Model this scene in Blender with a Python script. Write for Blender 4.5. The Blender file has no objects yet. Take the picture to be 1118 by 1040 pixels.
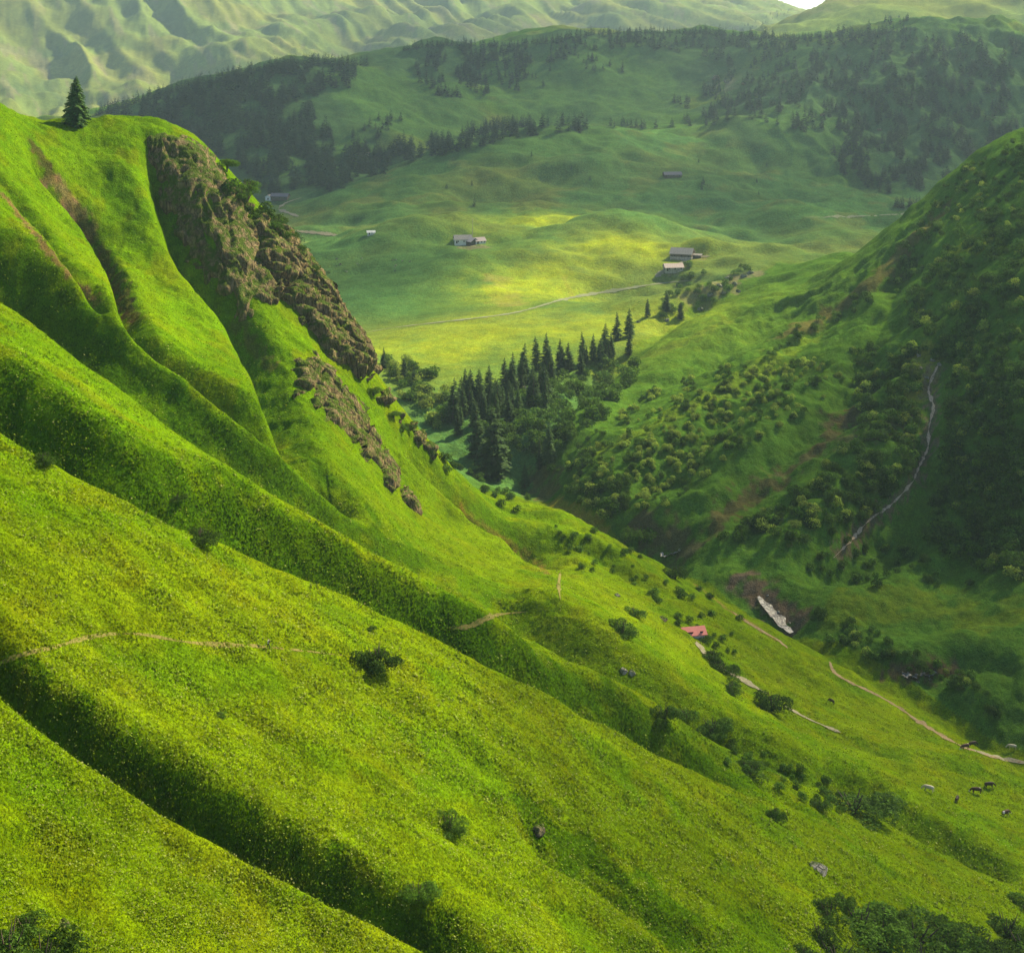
import bpy, bmesh, math, random, time
import numpy as np
from mathutils import Vector, Matrix, Euler
SC = bpy.context.scene; COL = SC.collection
QUICK = False
R = math.radians
# ------------------------------------------------------------------ camera, sky, sun, exposure
SUN_AZ, SUN_EL = R(44), R(38)              # ahead and to the right of the viewpoint
cam = bpy.data.cameras.new('camera'); co = bpy.data.objects.new('camera', cam); COL.objects.link(co)
co.location = (0, 0, 0); co.rotation_euler = (R(90), 0, 0)
cam.lens = 36*1536/1118; cam.sensor_width = 36; cam.sensor_fit = 'HORIZONTAL'; cam.shift_y = -460/1118
cam.clip_start = 1; cam.clip_end = 60000
SC.camera = co
w = bpy.data.worlds.new('World'); SC.world = w; w.use_nodes = True
nt = w.node_tree; bg = nt.nodes['Background']; sky = nt.nodes.new('ShaderNodeTexSky')
sky.sky_type = 'NISHITA'; sky.sun_disc = False; sky.sun_elevation = SUN_EL; sky.sun_rotation = SUN_AZ; sky.altitude = 1500; sky.dust_density = 2.0
nt.links.new(sky.outputs[0], bg.inputs[0]); bg.inputs[1].default_value = .075
sl_ = bpy.data.lights.new('sun', 'SUN'); sl_.energy = 5.0; sl_.angle = R(.5); sl_.color = (1, .86, .55)
so = bpy.data.objects.new('sun', sl_); COL.objects.link(so)
SUND = Vector((math.sin(SUN_AZ)*math.cos(SUN_EL), math.cos(SUN_AZ)*math.cos(SUN_EL), math.sin(SUN_EL)))
so.rotation_euler = SUND.to_track_quat('Z', 'Y').to_euler(); so.location = (0, 0, 900)
SC.view_settings.view_transform = 'Standard'; SC.view_settings.look = 'None'; SC.view_settings.exposure = 1.3; SC.view_settings.gamma = 1
SC.render.engine = 'CYCLES'
cy = SC.cycles; cy.use_denoising = True; cy.max_bounces = 5; cy.diffuse_bounces = 3; cy.glossy_bounces = 2; cy.transmission_bounces = 4; cy.transparent_max_bounces = 12; cy.volume_bounces = 0; cy.sample_clamp_indirect = 6
# ------------------------------------------------------------------ terrain
# World axes: x right, y forward (away from the viewpoint), z up, metres; the viewpoint is the origin.
F = 1536.0; CX = 559.0; HY = 60.0          # focal length, centre column and horizon row of the survey sketch
def rowof(z, y): return HY - F*z/y
def P(px, py):                              # the near meadow is close to a plane
    u = (px-CX)/F; t = (HY-py)/F
    return (px, py, 99.4/(-t-.6*u-.04))
CTRL = [P(a, b) for a, b in [(-400,1040),(-400,700),(-400,420),(0,1040),(0,890),(0,740),(0,600),(0,470),(280,1040),(280,890),(280,750),
        (280,630),(560,1040),(560,880),(560,740),(840,1040),(840,920),(0,1400),(560,1500),(1118,1500),(-400,1400),(690,830)]]
CTRL += [(1118,1040,258),(1400,1060,285),(1400,1400,215),(560,3100,50),(0,2825,50),(1118,3500,50),(-400,2500,50),(1500,3700,50)]
CTRL += [  # left slope, its crest and what falls away behind it
 (-400,150,330),(-400,20,400),(-400,-20,450),(-400,60,560),
 (0,300,345),(0,200,395),(0,119,440),(0,150,500),(0,250,600),(82,131,480),(82,170,540),(82,300,700),
 (100,250,430),(200,143,490),(200,180,540),(200,330,720),(200,350,400),(300,450,370),(250,186,495),(300,242,495),(290,330,440),(300,330,570),(300,420,700),
 (350,320,480),(350,400,430),(350,420,560),(400,402,462),(400,470,530),(400,500,400),(440,560,390),(480,512,450),(480,545,520),(480,560,430),
 (450,640,330),(540,620,390),(540,690,330),(560,560,470),(600,547,480),(600,575,545),(650,690,345),(650,640,400),(700,602,475),(700,625,530),(760,640,465),
 (750,690,400),(750,790,315),(850,690,440),(850,760,385),(850,850,300),(900,722,425),(950,890,300),(960,790,390),(1000,840,350),(1080,825,370),(1118,900,335),(1118,980,290),(1300,900,330),
 ]
CTRL += [  # stream bed and gorge
 (1250,880,350),(1100,806,405),(1000,742,436),(845,672,478),(730,612,525),(590,530,610),(540,520,640),(620,440,700),(680,390,790),(730,350,880),(800,312,980),(850,298,1060),
 (500,540,560),(470,500,600)]
CTRL += [  # right slope
 (1118,770,425),(1000,690,465),(900,655,485),(1118,690,455),(1118,620,490),(1000,640,492),(900,600,520),(1000,560,545),(1118,540,525),(1118,450,548),
 (1000,500,575),(900,520,565),(820,560,545),(750,500,595),(680,520,585),(900,450,620),(1000,400,645),(1118,300,650),(1118,220,745),(1118,142,860),(1060,182,890),(1010,222,905),(960,262,915),(900,297,920),
 (830,308,960),(950,330,770),(800,400,715),(870,360,775),(700,440,680),(650,470,640),(600,455,665),(700,372,800),(760,340,860),
 (1118,205,960),(1118,270,1120),(1010,275,1010),(1060,230,960),(900,295,1060),(1400,660,430),(1400,440,500),(1400,300,620),(1400,225,740),(1400,190,880),(1400,270,1100),(1400,800,380)]
CTRL += [  # valley floor and meadows
 (430,410,760),(500,402,780),(500,350,900),(430,350,950),(350,335,1000),(300,310,1100),(600,330,980),(680,325,1020),(745,282,1100),(860,275,1180),(880,250,1300),(980,227,1480),(800,240,1350),
 (600,262,1220),(510,266,1200),(420,275,1180),(350,270,1250),(320,240,1400),(300,214,1600),(200,300,1200),(0,300,1200),(0,220,1600),(100,400,800),(0,400,700),
 (400,197,1550),(400,235,1380),(500,161,1650),(500,205,1480),(600,143,1750),(600,190,1550),(700,140,1850),(700,185,1600),(700,230,1400),(760,140,1900),(800,175,1700),(850,205,1550),(880,135,1850),
 (1118,240,1500),(1118,262,1300),(1400,200,1600)]
CTRL += [  # wooded hills
 (420,195,1700),(500,172,1790),(600,158,1900),(100,165,1800),(200,175,1760),(300,190,1700),(105,124,2000),(160,108,2000),(215,92,2000),(280,76,2050),(340,68,2050),(400,73,2080),(430,84,2150),
 (100,150,2400),(200,125,2500),(300,105,2600),(0,140,2200),(0,150,2600),(400,115,1950),(450,122,2000),(500,125,2030),(450,85,2200),(438,62,2330),(478,43,2400),(520,50,2400),(570,45,2400),(640,110,2150),(640,33,2450),(670,38,2450),(700,31,2450),(760,34,2450),
 (750,105,2150),(830,115,2000),(820,60,2250),(850,42,2350),(950,34,2250),(1000,30,2200),(1118,32,2150),(950,90,2000),(1000,150,1800),(950,215,1600),(1118,120,1850),(1118,200,1650),
 (450,70,2900),(560,75,2900),(700,62,2900),(820,50,2600),(950,45,2500),(1118,45,2450),(1400,20,2100),(1400,60,2500)]
CTRL += [  # high mountains
 (800,37,3000),(868,1,3200),(950,-45,3400),(1118,-110,3600),(950,14,2900),(1118,12,2900),(1400,-150,3600),(868,40,3800),(1000,0,4200),(1400,-60,4200),
 (-400,130,3300),(0,108,3500),(100,122,3500),(250,90,3600),(280,60,3850),(400,55,3950),(560,60,4000),(700,70,4000),(0,0,4300),(280,-5,4700),(560,-5,5400),(700,18,5100),(620,42,4500),(760,32,4900),
 (-400,-80,4700),(0,-110,5000),(300,-70,5600),(560,-50,6200),(760,-22,6600),(800,-16,6500),(838,-5,6450),(850,1,6500),(880,45,6600),(1118,60,7000),(1400,60,7000),(-400,-120,8000),(300,-20,9000),(760,40,9000),(1118,50,9500)]
CTRL = np.array(CTRL, float)
def tps_fit(c, v, lam):
    d = np.hypot(c[:,None,0]-c[None,:,0], c[:,None,1]-c[None,:,1])
    K = np.where(d > 0, d*d*np.log(d+1e-12), 0) + lam*np.eye(len(c))
    Q = np.c_[np.ones(len(c)), c]
    A = np.block([[K, Q], [Q.T, np.zeros((3,3))]])
    return np.linalg.solve(A, np.r_[v, 0, 0, 0])
_c = np.c_[(CTRL[:,0]-CX)/F, np.log(CTRL[:,2])]
_w = tps_fit(_c, (HY-CTRL[:,1])/F, 2e-4)
def tps(U, W):
    out = np.empty(U.shape); f = out.ravel(); u = U.ravel(); w = W.ravel()
    for s in range(0, len(u), 20000):
        a = u[s:s+20000]; b = w[s:s+20000]
        d2 = (a[:,None]-_c[None,:,0])**2 + (b[:,None]-_c[None,:,1])**2
        f[s:s+20000] = (0.5*d2*np.log(d2+1e-20)) @ _w[:-3] + _w[-3] + _w[-2]*a + _w[-1]*b
    return out
# hash based gradient noise
def _grad(ix, iy, seed):
    h = (ix.astype(np.int64)*374761393 + iy.astype(np.int64)*668265263 + seed*974634777) & 0xffffffff
    h = ((h ^ (h >> 13))*1274126177) & 0xffffffff
    a = ((h ^ (h >> 16)) & 0xffff)*(2*math.pi/65536)
    return np.cos(a), np.sin(a)
def pnoise(x, y, seed=0):
    ix = np.floor(x); iy = np.floor(y); fx = x-ix; fy = y-iy
    sx = fx*fx*fx*(fx*(fx*6-15)+10); sy = fy*fy*fy*(fy*(fy*6-15)+10)
    def g(a, b):
        gx, gy = _grad(ix+a, iy+b, seed); return gx*(fx-a)+gy*(fy-b)
    return ((g(0,0)*(1-sx)+g(1,0)*sx)*(1-sy)+(g(0,1)*(1-sx)+g(1,1)*sx)*sy)*1.5
def fbm(x, y, oct=4, seed=0, gain=.5):
    s = 0; a = 1
    for o in range(oct):
        s = s + a*pnoise(x*2**o+o*17.3, y*2**o-o*9.1, seed+o); a *= gain
    return s
def sstep(a, b, x):
    t = np.clip((x-a)/(b-a), 0, 1); return t*t*(3-2*t)
# grid: columns fan out from the viewpoint, rows are spaced by distance
if QUICK: nc1, nr = 560, (500, 300, 160)
else:     nc1, nr = 1000, (980, 520, 260)
PXC = np.concatenate([np.linspace(-520, -24, nc1//7, endpoint=False), np.linspace(-24, 1142, nc1, endpoint=False), np.linspace(1142, 1640, nc1//7)])
DR = np.concatenate([np.geomspace(25, 95, 40, endpoint=False), np.geomspace(95, 640, nr[0], endpoint=False), np.geomspace(640, 2700, nr[1], endpoint=False), np.geomspace(2700, 9500, nr[2])])
U1 = (PXC-CX)/F
def cubic_up(xc, V, x, axis):
    V = np.moveaxis(V, axis, 0); h = xc[1]-xc[0]
    p = np.clip((x-xc[0])/h, 1, len(xc)-2.0001); i = p.astype(int); f = (p-i)
    f = f.reshape((-1,)+(1,)*(V.ndim-1))
    a, b, c, d = V[i-1], V[i], V[i+1], V[np.minimum(i+2, len(xc)-1)]
    r = b+.5*f*(c-a+f*(2*a-5*b+4*c-d+f*(3*(b-c)+d-a)))
    return np.moveaxis(r, 0, axis)
_uc = np.linspace(U1[0]-.02, U1[-1]+.02, 190); _wc = np.linspace(math.log(24), math.log(9900), 420)
_T = tps(*np.meshgrid(_uc, _wc))
T = cubic_up(_uc, cubic_up(_wc, _T, np.log(DR), 0), U1, 1)      # [row, col] elevation tangent
D2 = DR[:,None]; Y = np.broadcast_to(D2, T.shape); X = U1[None,:]*D2
Z = T*D2
class Surf:                                 # sketch point -> world point on the first surface met
    def __init__(s, Z): s.T = Z/D2; s.M = np.maximum.accumulate(s.T, 0)
    def at(s, px, py, dmin=0):
        j = (np.interp(px, PXC, np.arange(len(PXC)))); j0 = int(min(max(j, 0), len(PXC)-2)); f = j-j0
        t = (HY-py)/F; col = s.T[:,j0]*(1-f)+s.T[:,j0+1]*f
        col = np.where(DR < dmin, -9, col); m = np.maximum.accumulate(col)
        i = int(np.searchsorted(m, t)); i = min(max(i, 1), len(DR)-1)
        a, b = m[i-1], m[i]; g = 0 if b-a < 1e-9 or a < -5 else (t-a)/(b-a)
        d = DR[i-1]+(DR[i]-DR[i-1])*min(max(g, 0), 1)
        u = (px-CX)/F
        return u*d, d, s.z(u*d, d)
    def z(s, x, y):
        j = np.interp((x/y)*F+CX, PXC, np.arange(len(PXC))); i = np.interp(y, DR, np.arange(len(DR)))
        j0 = int(min(j, len(PXC)-2)); i0 = int(min(i, len(DR)-2)); f = j-j0; g = i-i0; q = s.T
        return ((q[i0,j0]*(1-f)+q[i0,j0+1]*f)*(1-g)+(q[i0+1,j0]*(1-f)+q[i0+1,j0+1]*f)*g)*y
def poly_dist(pts, reach):                  # signed distance to a plan polyline and the parameter along it
    pts = np.array(pts, float)[:, :2]
    x0, y0 = pts.min(0)-reach; x1, y1 = pts.max(0)+reach
    r = np.where((DR >= y0) & (DR <= y1))[0]
    if len(r) == 0: return None
    ra, rb = r[0], r[-1]+1
    xs = X[ra:rb]; c = np.where(((xs >= x0) & (xs <= x1)).any(0))[0]
    if len(c) == 0: return None
    sl = (slice(ra, rb), slice(c[0], c[-1]+1)); xs = X[sl]; ys = Y[sl]
    best = np.full(xs.shape, 1e9); sg = np.zeros(xs.shape); par = np.zeros(xs.shape)
    n = len(pts)-1
    for k in range(n):
        a = pts[k]; d = pts[k+1]-a; L2 = d@d+1e-9
        s = np.clip(((xs-a[0])*d[0]+(ys-a[1])*d[1])/L2, 0, 1)
        ex = xs-a[0]-s*d[0]; ey = ys-a[1]-s*d[1]; q = np.hypot(ex, ey); m = q < best
        best = np.where(m, q, best); par = np.where(m, (k+s)/n, par)
        sg = np.where(m, np.sign(d[0]*ey-d[1]*ex), sg)
    return sl, best, sg, par
def smooth_line(p, n=6):                    # Catmull-Rom through sketch points
    p = np.array(p, float); out = []
    for i in range(len(p)-1):
        a = p[max(i-1,0)]; b = p[i]; c = p[i+1]; d = p[min(i+2,len(p)-1)]
        for k in range(n):
            f = k/n; out.append(b+.5*f*(c-a+f*(2*a-5*b+4*c-d+f*(3*(b-c)+d-a))))
    out.append(p[-1]); return np.array(out)
def carve(line, depth, w, rib=.35, reach=None, off=0., farw=.85, rf=0.):
    """line in sketch pixels on the base ground; positive side = left of its direction"""
    S = Surf(Z); pts = np.array([S.at(*q) for q in smooth_line(line)])
    r = poly_dist(pts, (reach or 7*w)+abs(off))
    if r is None: return pts
    sl, b, sg, par = r
    fade = sstep(0, .16, par)*sstep(0, .16, 1-par)
    wob = 1+.1*fbm(X[sl]/(5*w), Y[sl]/(5*w), 2, 7)
    s = b*sg/w
    near = np.where(s < 0, s*1.8, s*farw)
    Z[sl] += fade*depth*wob*(-np.log1p(np.exp((1-np.abs(near)*.62)*7))/7+rib*np.exp(-((s+1.45)/.85)**2)+rf*np.where(s < 1.9, np.exp(-((s-1.9)/1.15)**2), np.exp(-((s-1.9)/2.6)**2)))
    return pts
def bump(px, py, rx, ry, h, dmin=0, rot=0):
    x, y, z = Surf(Z).at(px, py, dmin); dx = X-x; dy = Y-y
    c, s = math.cos(rot), math.sin(rot)
    Z[...] += h*np.exp(-((dx*c+dy*s)/rx)**2-((dy*c-dx*s)/ry)**2)
# gullies of the left slope (upper left to lower right in the sketch)
GUL = [
 ([(-420,250),(-260,320),(-120,395),(0,452),(130,530),(260,585),(380,640),(480,690),(640,775),(760,835),(850,880)], 8.5, 7),
 ([(-420,430),(-220,585),(-60,690),(0,745),(110,822),(250,905),(380,980),(500,1050),(640,1130)], 6.5, 5),
 ([(-360,110),(-200,190),(-80,258),(0,308),(58,351),(101,388),(160,430),(220,472),(300,525),(400,588),(500,635)], 9, 9),
 ([(-120,100),(0,198),(29,236),(63,273),(98,313),(120,345)], 4, 2.8),
 ([(28,146),(40,178),(56,205),(81,232),(110,279),(130,312),(152,360),(205,400),(250,434),(300,475),(345,515),(400,560)], 6.5, 3.4),
 ([(160,140),(172,190),(200,268),(232,318),(262,355),(285,405),(312,462),(355,520),(400,560)], 9.5, 6.5),
 ([(700,640),(640,600),(560,585),(500,560)], 2, 7),
 ([(520,650),(590,690),(680,745),(780,800),(900,860)], 4, 8),
 ([(880,840),(960,880),(1040,930),(1118,960)], 3.5, 6),
 ([(560,900),(640,940),(720,1000),(760,1040)], 2.2, 6),
 ([(430,470),(480,525),(540,575),(600,620)], 4, 7),
]
Z0=Z.copy()
for k, (l, d, w) in enumerate(GUL):
    if k in (0, 2, 7, 8): carve(l, d*1.1, w, rib=.0, farw=.8, rf=.78)
    elif k == 1: carve(l, d*1.15, w*.7, rib=.15, farw=.85, rf=.25)
    else: carve(l, d*1.5, w, rib=.08 if k < 6 else .3)
# right slope: side ravines running down to the stream
for l, d, w in [
 ([(1118,330),(1060,370),(1018,410),(1014,480),(1000,525),(950,570),(910,612),(870,640)], 9, 13),
 ([(1118,430),(1060,500),(1020,560),(960,610),(900,650)], 6, 14),
 ([(1020,235),(985,300),(950,380),(900,450),(820,530),(780,580)], 7, 14),
 ([(960,270),(900,350),(820,430),(730,500),(680,540)], 4, 14),
 ([(900,310),(800,380),(700,430),(640,470)], 5, 16),
 ([(1118,520),(1060,590),(1010,640),(930,680)], 4, 14),
 ([(1118,745),(1050,735),(1000,742)], 4, 8),
 ]: carve(l, d, w, rib=.3)
# stream trench
STREAM = [(1260,892),(1180,850),(1100,806),(1000,742),(905,700),(868,685),(842,668),(822,650),(780,632),(730,608),(680,580),(630,550),(590,527),(575,500),(600,455),(640,420),(680,390),(730,350),(800,312),(850,298)]
# rolling humps of the meadows
for b in [(600,228,75,38,15),(640,262,85,36,19),(450,262,80,38,21),(520,300,60,50,7),(390,262,60,40,7),(850,235,60,60,7),(800,205,80,50,9),(720,215,50,60,7),(640,190,70,50,8),(560,180,70,50,6),(880,160,60,60,12),(810,150,50,50,10),
          (460,225,60,60,8),(700,250,60,50,5),(930,250,70,40,4),(250,170,60,60,12),(330,180,60,60,12)]: bump(*b, dmin=800)
for b in [(1050,705,26,10,4),(1080,760,22,12,6),(960,672,20,12,3)]: bump(*b)
# natural relief
near = sstep(700, 300, Y)
Z += fbm(X/46, Y/46, 3, 3)*1.5*sstep(90, 200, Y)*sstep(900, 500, Y)
Z += fbm(X/9, Y/9, 3, 11)*(.32+.4*sstep(300, 420, Y))*sstep(900, 600, Y)
Z += fbm(X/3, Y/3, 3, 21)*(.10+.16*sstep(280, 400, Y))*sstep(640, 480, Y)
mid = sstep(700, 1000, Y)
flat = np.exp(-((Y-950)/160)**2)*sstep(.12, .02, X/Y)
Z += mid*(1-.8*flat)*(fbm(X/190, Y/150, 4, 31)*15 + fbm(X/48, Y/40, 3, 33)*3.2)*sstep(6000, 2500, Y)
far = sstep(2600, 3600, Y)
q = fbm(X/900, Y/900, 3, 41)
ridge = 1-np.sqrt(pnoise((X-.25*Y+q*200)/420, (Y+q*300)/1500, 43)**2+.02)*2
ridge2 = 1-np.sqrt(pnoise((X+.62*Y+q*110)/190, Y/900, 47)**2+.006)*2.2
ridge3 = 1-np.sqrt(pnoise((X+.55*Y+q*60)/75, Y/500, 48)**2+.006)*2.2
Z += far*(q*50+ridge*38+ridge2*(30+34*fbm(X/800, Y/900, 2, 81))+ridge3*(9+12*fbm(X/500, Y/700, 2, 82))+fbm(X/100, Y/100, 5, 44)*9+fbm(X/200, Y/200, 3, 49)*10)-far*60
# right slope roughness, steep broken ground
rs = np.clip(sstep(.02, .2, X/Y)*sstep(470, 560, Y)*sstep(1000, 800, Y), 0, 1)
Z += rs*(fbm(X/30, Y/60, 3, 51)*3+(1-2*np.sqrt(pnoise((X+.25*Y)/85+fbm(X/60,Y/60,2,56)*.4, (Y-.25*X)/24+fbm(X/60,Y/60,2,57)*.5, 58)**2+.004))*4+fbm(X/9, Y/9, 3, 52)*1.1)
ls_ = sstep(900, 560, Y)*sstep(110, 180, Y)
Z += ls_*(1-rs)*(fbm(X/38+fbm(X/30,Y/30,2,62)*.3, (Y+.1*X)/9, 3, 63)*.55)
rw = sstep(.14, .3, X/Y)*np.exp(-((Y-1900)/330)**2)
Z += rw*((1-2*np.abs(pnoise(X/75+.3*fbm(X/50,Y/50,2,59), Y/420, 55)))*22+fbm(X/30, Y/60, 3, 53)*9)
_S = Surf(Z); _st = np.array([_S.at(*q) for q in smooth_line(STREAM)])
_r = poly_dist(_st, 60)
if _r:
    sl, b, sg, par = _r
    Z[sl] -= 5.5*np.exp(-(b/9)**2)+1.5*np.exp(-(b/26)**2)
# ------------------------------------------------------------------ helpers for objects and materials
def tag(o, label=None, cat=None, group=None, kind=None):
    for k, v in (('label', label), ('category', cat), ('group', group), ('kind', kind)):
        if v: o[k] = v
    return o
def link(name, me, mat=None, parent=None):
    o = bpy.data.objects.new(name, me); COL.objects.link(o)
    if mat is not None and me is not None and not me.materials: me.materials.append(mat)
    if parent is not None: o.parent = parent
    return o
def mesh(name, V, Fc, smooth=False, col=None):
    """V (n,3); Fc (m,3) or (m,4) index array; col (n,3) vertex colour"""
    V = np.ascontiguousarray(V, dtype=np.float32); Fc = np.ascontiguousarray(Fc, dtype=np.int32)
    me = bpy.data.meshes.new(name); k = Fc.shape[1]
    me.vertices.add(len(V)); me.vertices.foreach_set('co', V.ravel())
    me.loops.add(Fc.size); me.loops.foreach_set('vertex_index', Fc.ravel())
    me.polygons.add(len(Fc)); me.polygons.foreach_set('loop_start', np.arange(0, Fc.size, k, dtype=np.int32))
    me.polygons.foreach_set('use_smooth', np.full(len(Fc), smooth))
    me.update(calc_edges=True)
    if col is not None:
        a = me.color_attributes.new('tone', 'FLOAT_COLOR', 'POINT')
        a.data.foreach_set('color', np.c_[col, np.ones(len(col))].astype(np.float32).ravel())
    return me
class NT:
    def __init__(s, name):
        s.m = bpy.data.materials.new(name); s.m.use_nodes = True; s.t = s.m.node_tree; s.t.nodes.clear()
        s.out = s.t.nodes.new('ShaderNodeOutputMaterial')
    def n(s, kind, **kw):
        x = s.t.nodes.new('ShaderNode'+kind)
        for k, v in kw.items():
            if hasattr(x, k) and not isinstance(v, bpy.types.NodeSocket): setattr(x, k, v)
            else: s.set(x.inputs[k.replace('_', ' ')], v)
        return x
    def set(s, sock, v):
        if isinstance(v, bpy.types.NodeSocket): s.t.links.new(v, sock)
        else: sock.default_value = v
    def noise(s, scale, detail=3, vec=None, rough=.55):
        x = s.n('TexNoise'); x.inputs['Scale'].default_value = scale; x.inputs['Detail'].default_value = detail; x.inputs['Roughness'].default_value = rough
        if vec is not None: s.set(x.inputs['Vector'], vec)
        return x.outputs['Fac']
    def pos(s): return s.n('NewGeometry').outputs['Position']
    def mapr(s, v, a, b, c, d):
        x = s.n('MapRange'); s.set(x.inputs[0], v)
        for i, q in enumerate((a, b, c, d)): x.inputs[i+1].default_value = q
        return x.outputs[0]
    def math(s, op, a, b=0.):
        x = s.n('Math', operation=op); s.set(x.inputs[0], a); s.set(x.inputs[1], b); return x.outputs[0]
    def vscale(s, c, f):
        x = s.n('VectorMath', operation='SCALE'); s.set(x.inputs[0], c); s.set(x.inputs[3], f); return x.outputs[0]
    def mix(s, f, a, b):
        x = s.n('Mix', data_type='RGBA'); s.set(x.inputs[0], f); s.set(x.inputs[6], a); s.set(x.inputs[7], b); return x.outputs[2]
    def attr(s, name='tone'): return s.n('Attribute', attribute_name=name).outputs['Color']
    def bump(s, h, strength, dist):
        x = s.n('Bump'); x.inputs['Strength'].default_value = strength; x.inputs['Distance'].default_value = dist; s.set(x.inputs['Height'], h); return x.outputs[0]
    def principled(s, color, rough=.8, normal=None, spec=.2, **kw):
        x = s.n('BsdfPrincipled'); s.set(x.inputs['Base Color'], color); s.set(x.inputs['Roughness'], rough); x.inputs['Specular IOR Level'].default_value = spec
        if normal is not None: s.set(x.inputs['Normal'], normal)
        for k, v in kw.items(): s.set(x.inputs[k.replace('_', ' ')], v)
        return x.outputs[0]
    def done(s, sh): s.t.links.new(sh, s.out.inputs['Surface']); return s.m
def rgb(*c): return (c[0], c[1], c[2], 1)
def ground_material():
    m = NT('turf'); p = m.pos(); base = m.attr()
    mp = m.n('VectorMath', operation='LENGTH'); m.set(mp.inputs[0], p); dist = mp.outputs['Value']
    a = m.noise(2.6, 4, p, .7); b = m.noise(.45, 4, p, .65); c = m.noise(.09, 4, p, .6); d = m.noise(.016, 4, p, .6)
    f = m.mapr(a, .3, .7, .35, 1.6); g = m.mapr(b, .25, .75, .7, 1.3); h = m.mapr(c, .25, .75, .78, 1.22); k = m.mapr(d, .3, .7, .85, 1.15)
    t = m.math('MULTIPLY', m.math('MULTIPLY', f, g), m.math('MULTIPLY', h, k))
    col = m.vscale(base, t)
    warm = m.vscale(base, 1.0); w2 = m.n('VectorMath', operation='MULTIPLY'); m.set(w2.inputs[0], col); w2.inputs[1].default_value = (1.2, 1.0, .8)
    col = m.mix(m.mapr(m.noise(.21, 5, p, .65), .42, .66, 0, .8), col, w2.outputs[0])
    bh = m.math('ADD', m.math('MULTIPLY', a, .35), m.math('MULTIPLY', b, 1.2))
    bn = m.bump(bh, .8, .8)
    pr = m.principled(col, .95, bn, .0)
    tr = m.n('BsdfTranslucent'); m.set(tr.inputs['Color'], col)
    return m.done(pr)
M_TURF = ground_material()
# ------------------------------------------------------------------ colour of the ground, with some sun and shade painted in
GR = np.array
c_near = GR([.092,.156,.0012]); c_upper = GR([.080,.166,.0010]); c_crest = GR([.13,.18,.004])
c_right = GR([.056,.128,.012]); c_valley = GR([.064,.152,.036]); c_wood = GR([.048,.105,.032]); c_high = GR([.125,.185,.045])
SF = Surf(Z)
A = np.empty(Z.shape+(3,), np.float32)
n1 = fbm(X/70, Y/70, 4, 61); n2 = fbm(X/22, Y/22, 4, 67); n3 = fbm(X/260, Y/260, 4, 69)
A[...] = c_near
PX = X/Y*F+CX
PYv = HY-F*Z/Y
def blend(w, c): 
    w = np.clip(w, 0, 1)[..., None]; A[...] = A*(1-w)+GR(c)*w
blend(sstep(600, 420, PYv)*sstep(650, 500, Y), c_upper)
st_line = np.interp(PX, [-520,500,590,730,845,1000,1118,1250,1640], [560,570,610,525,478,436,408,350,250])   # stream, as distance over column
right = (Y > st_line) & (PX > 480)
lf = ~right & (Y < 700)
blend(lf*.5*sstep(.0, .6, n1), [.112,.165,.002]); blend(lf*.6*sstep(.05, .55, n2), [.055,.130,.0015]); blend(lf*.45*sstep(.25, .6, fbm(X/11, Y/16, 3, 71)), [.115,.150,.002])
blend(right*1., c_right)
rb_line = np.interp(PX, [-520,480,500,590,640,680,730,800,850,1010,1118,1640], [620,560,560,615,700,790,880,980,1060,1000,1080,1200])
blend(sstep(0, 25, Y-rb_line)*sstep(560, 620, Y), c_valley)
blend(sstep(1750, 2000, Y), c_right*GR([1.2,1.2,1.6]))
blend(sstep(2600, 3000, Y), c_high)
fm = sstep(2900, 3200, Y)
blend(fm*.7*sstep(.12, .42, fbm((X+.5*Y)/90, Y/330, 4, 73)), [.060,.105,.040]); blend(fm*.6*sstep(.15, .5, fbm(X/240, Y/240, 5, 74)), [.19,.21,.05]); blend(fm*.5*sstep(.3, .5, fbm((X+.5*Y)/50, Y/200, 4, 75)), [.17,.15,.11])
mm = sstep(1150, 1300, Y)*sstep(2900, 2700, Y)
blend(mm*.5*sstep(.15, .5, fbm(X/60, Y/50, 4, 76)), [.13,.15,.035]); blend(mm*.5*sstep(.15, .5, fbm(X/45, Y/60, 4, 77)), [.050,.110,.022])
blend(.5*sstep(-.2, .5, n3)*sstep(560, 700, Y)*(Y > rb_line), [.13,.155,.028])
def stroke(line, w, c, k=1., rough=.5, dmin=0, seed=5, soft=1.):
    pts = np.array([SF.at(q[0], q[1], dmin) for q in smooth_line(line, 4)])
    r = poly_dist(pts, 2.2*w)
    if r is None: return
    sl, b, sg, par = r
    nn = fbm(X[sl]/(w*.7+.6), Y[sl]/(w*.7+.6), 3, seed)
    e = b/w+rough*nn
    f = (k*sstep(1, 1-.7*soft, e)*sstep(0, .05, par)*sstep(0, .05, 1-par))[..., None]
    A[sl] = A[sl]*(1-f)+GR(c)*f
dirt = [.100,.074,.036]; dirt2 = [.080,.062,.032]
stroke([(30,148),(62,200),(92,250),(122,300),(150,358)], 2.6, [.075,.052,.024], 1., .7)
stroke([(55,190),(75,225),(100,262)], 4.5, [.17,.115,.06], 1., .9)
stroke([(0,208),(30,245),(62,285),(110,335)], 1.5, [.14,.10,.04], .9, .8)
stroke([(255,345),(275,375),(300,405)], 2.2, dirt, .7, 1.1)
stroke([(500,553),(540,582),(575,605),(600,628)], 1.6, [.16,.09,.03], .6, 1)
stroke([(600,548),(640,565),(665,580)], 4, [.20,.17,.03], .7, .8)
stroke([(755,635),(800,668),(850,700)], 2.0, [.17,.13,.04], .7, .6)
stroke([(1040,225),(1000,260),(960,300),(900,345),(840,372)], 9, [.095,.070,.030], .7, .8)
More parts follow.
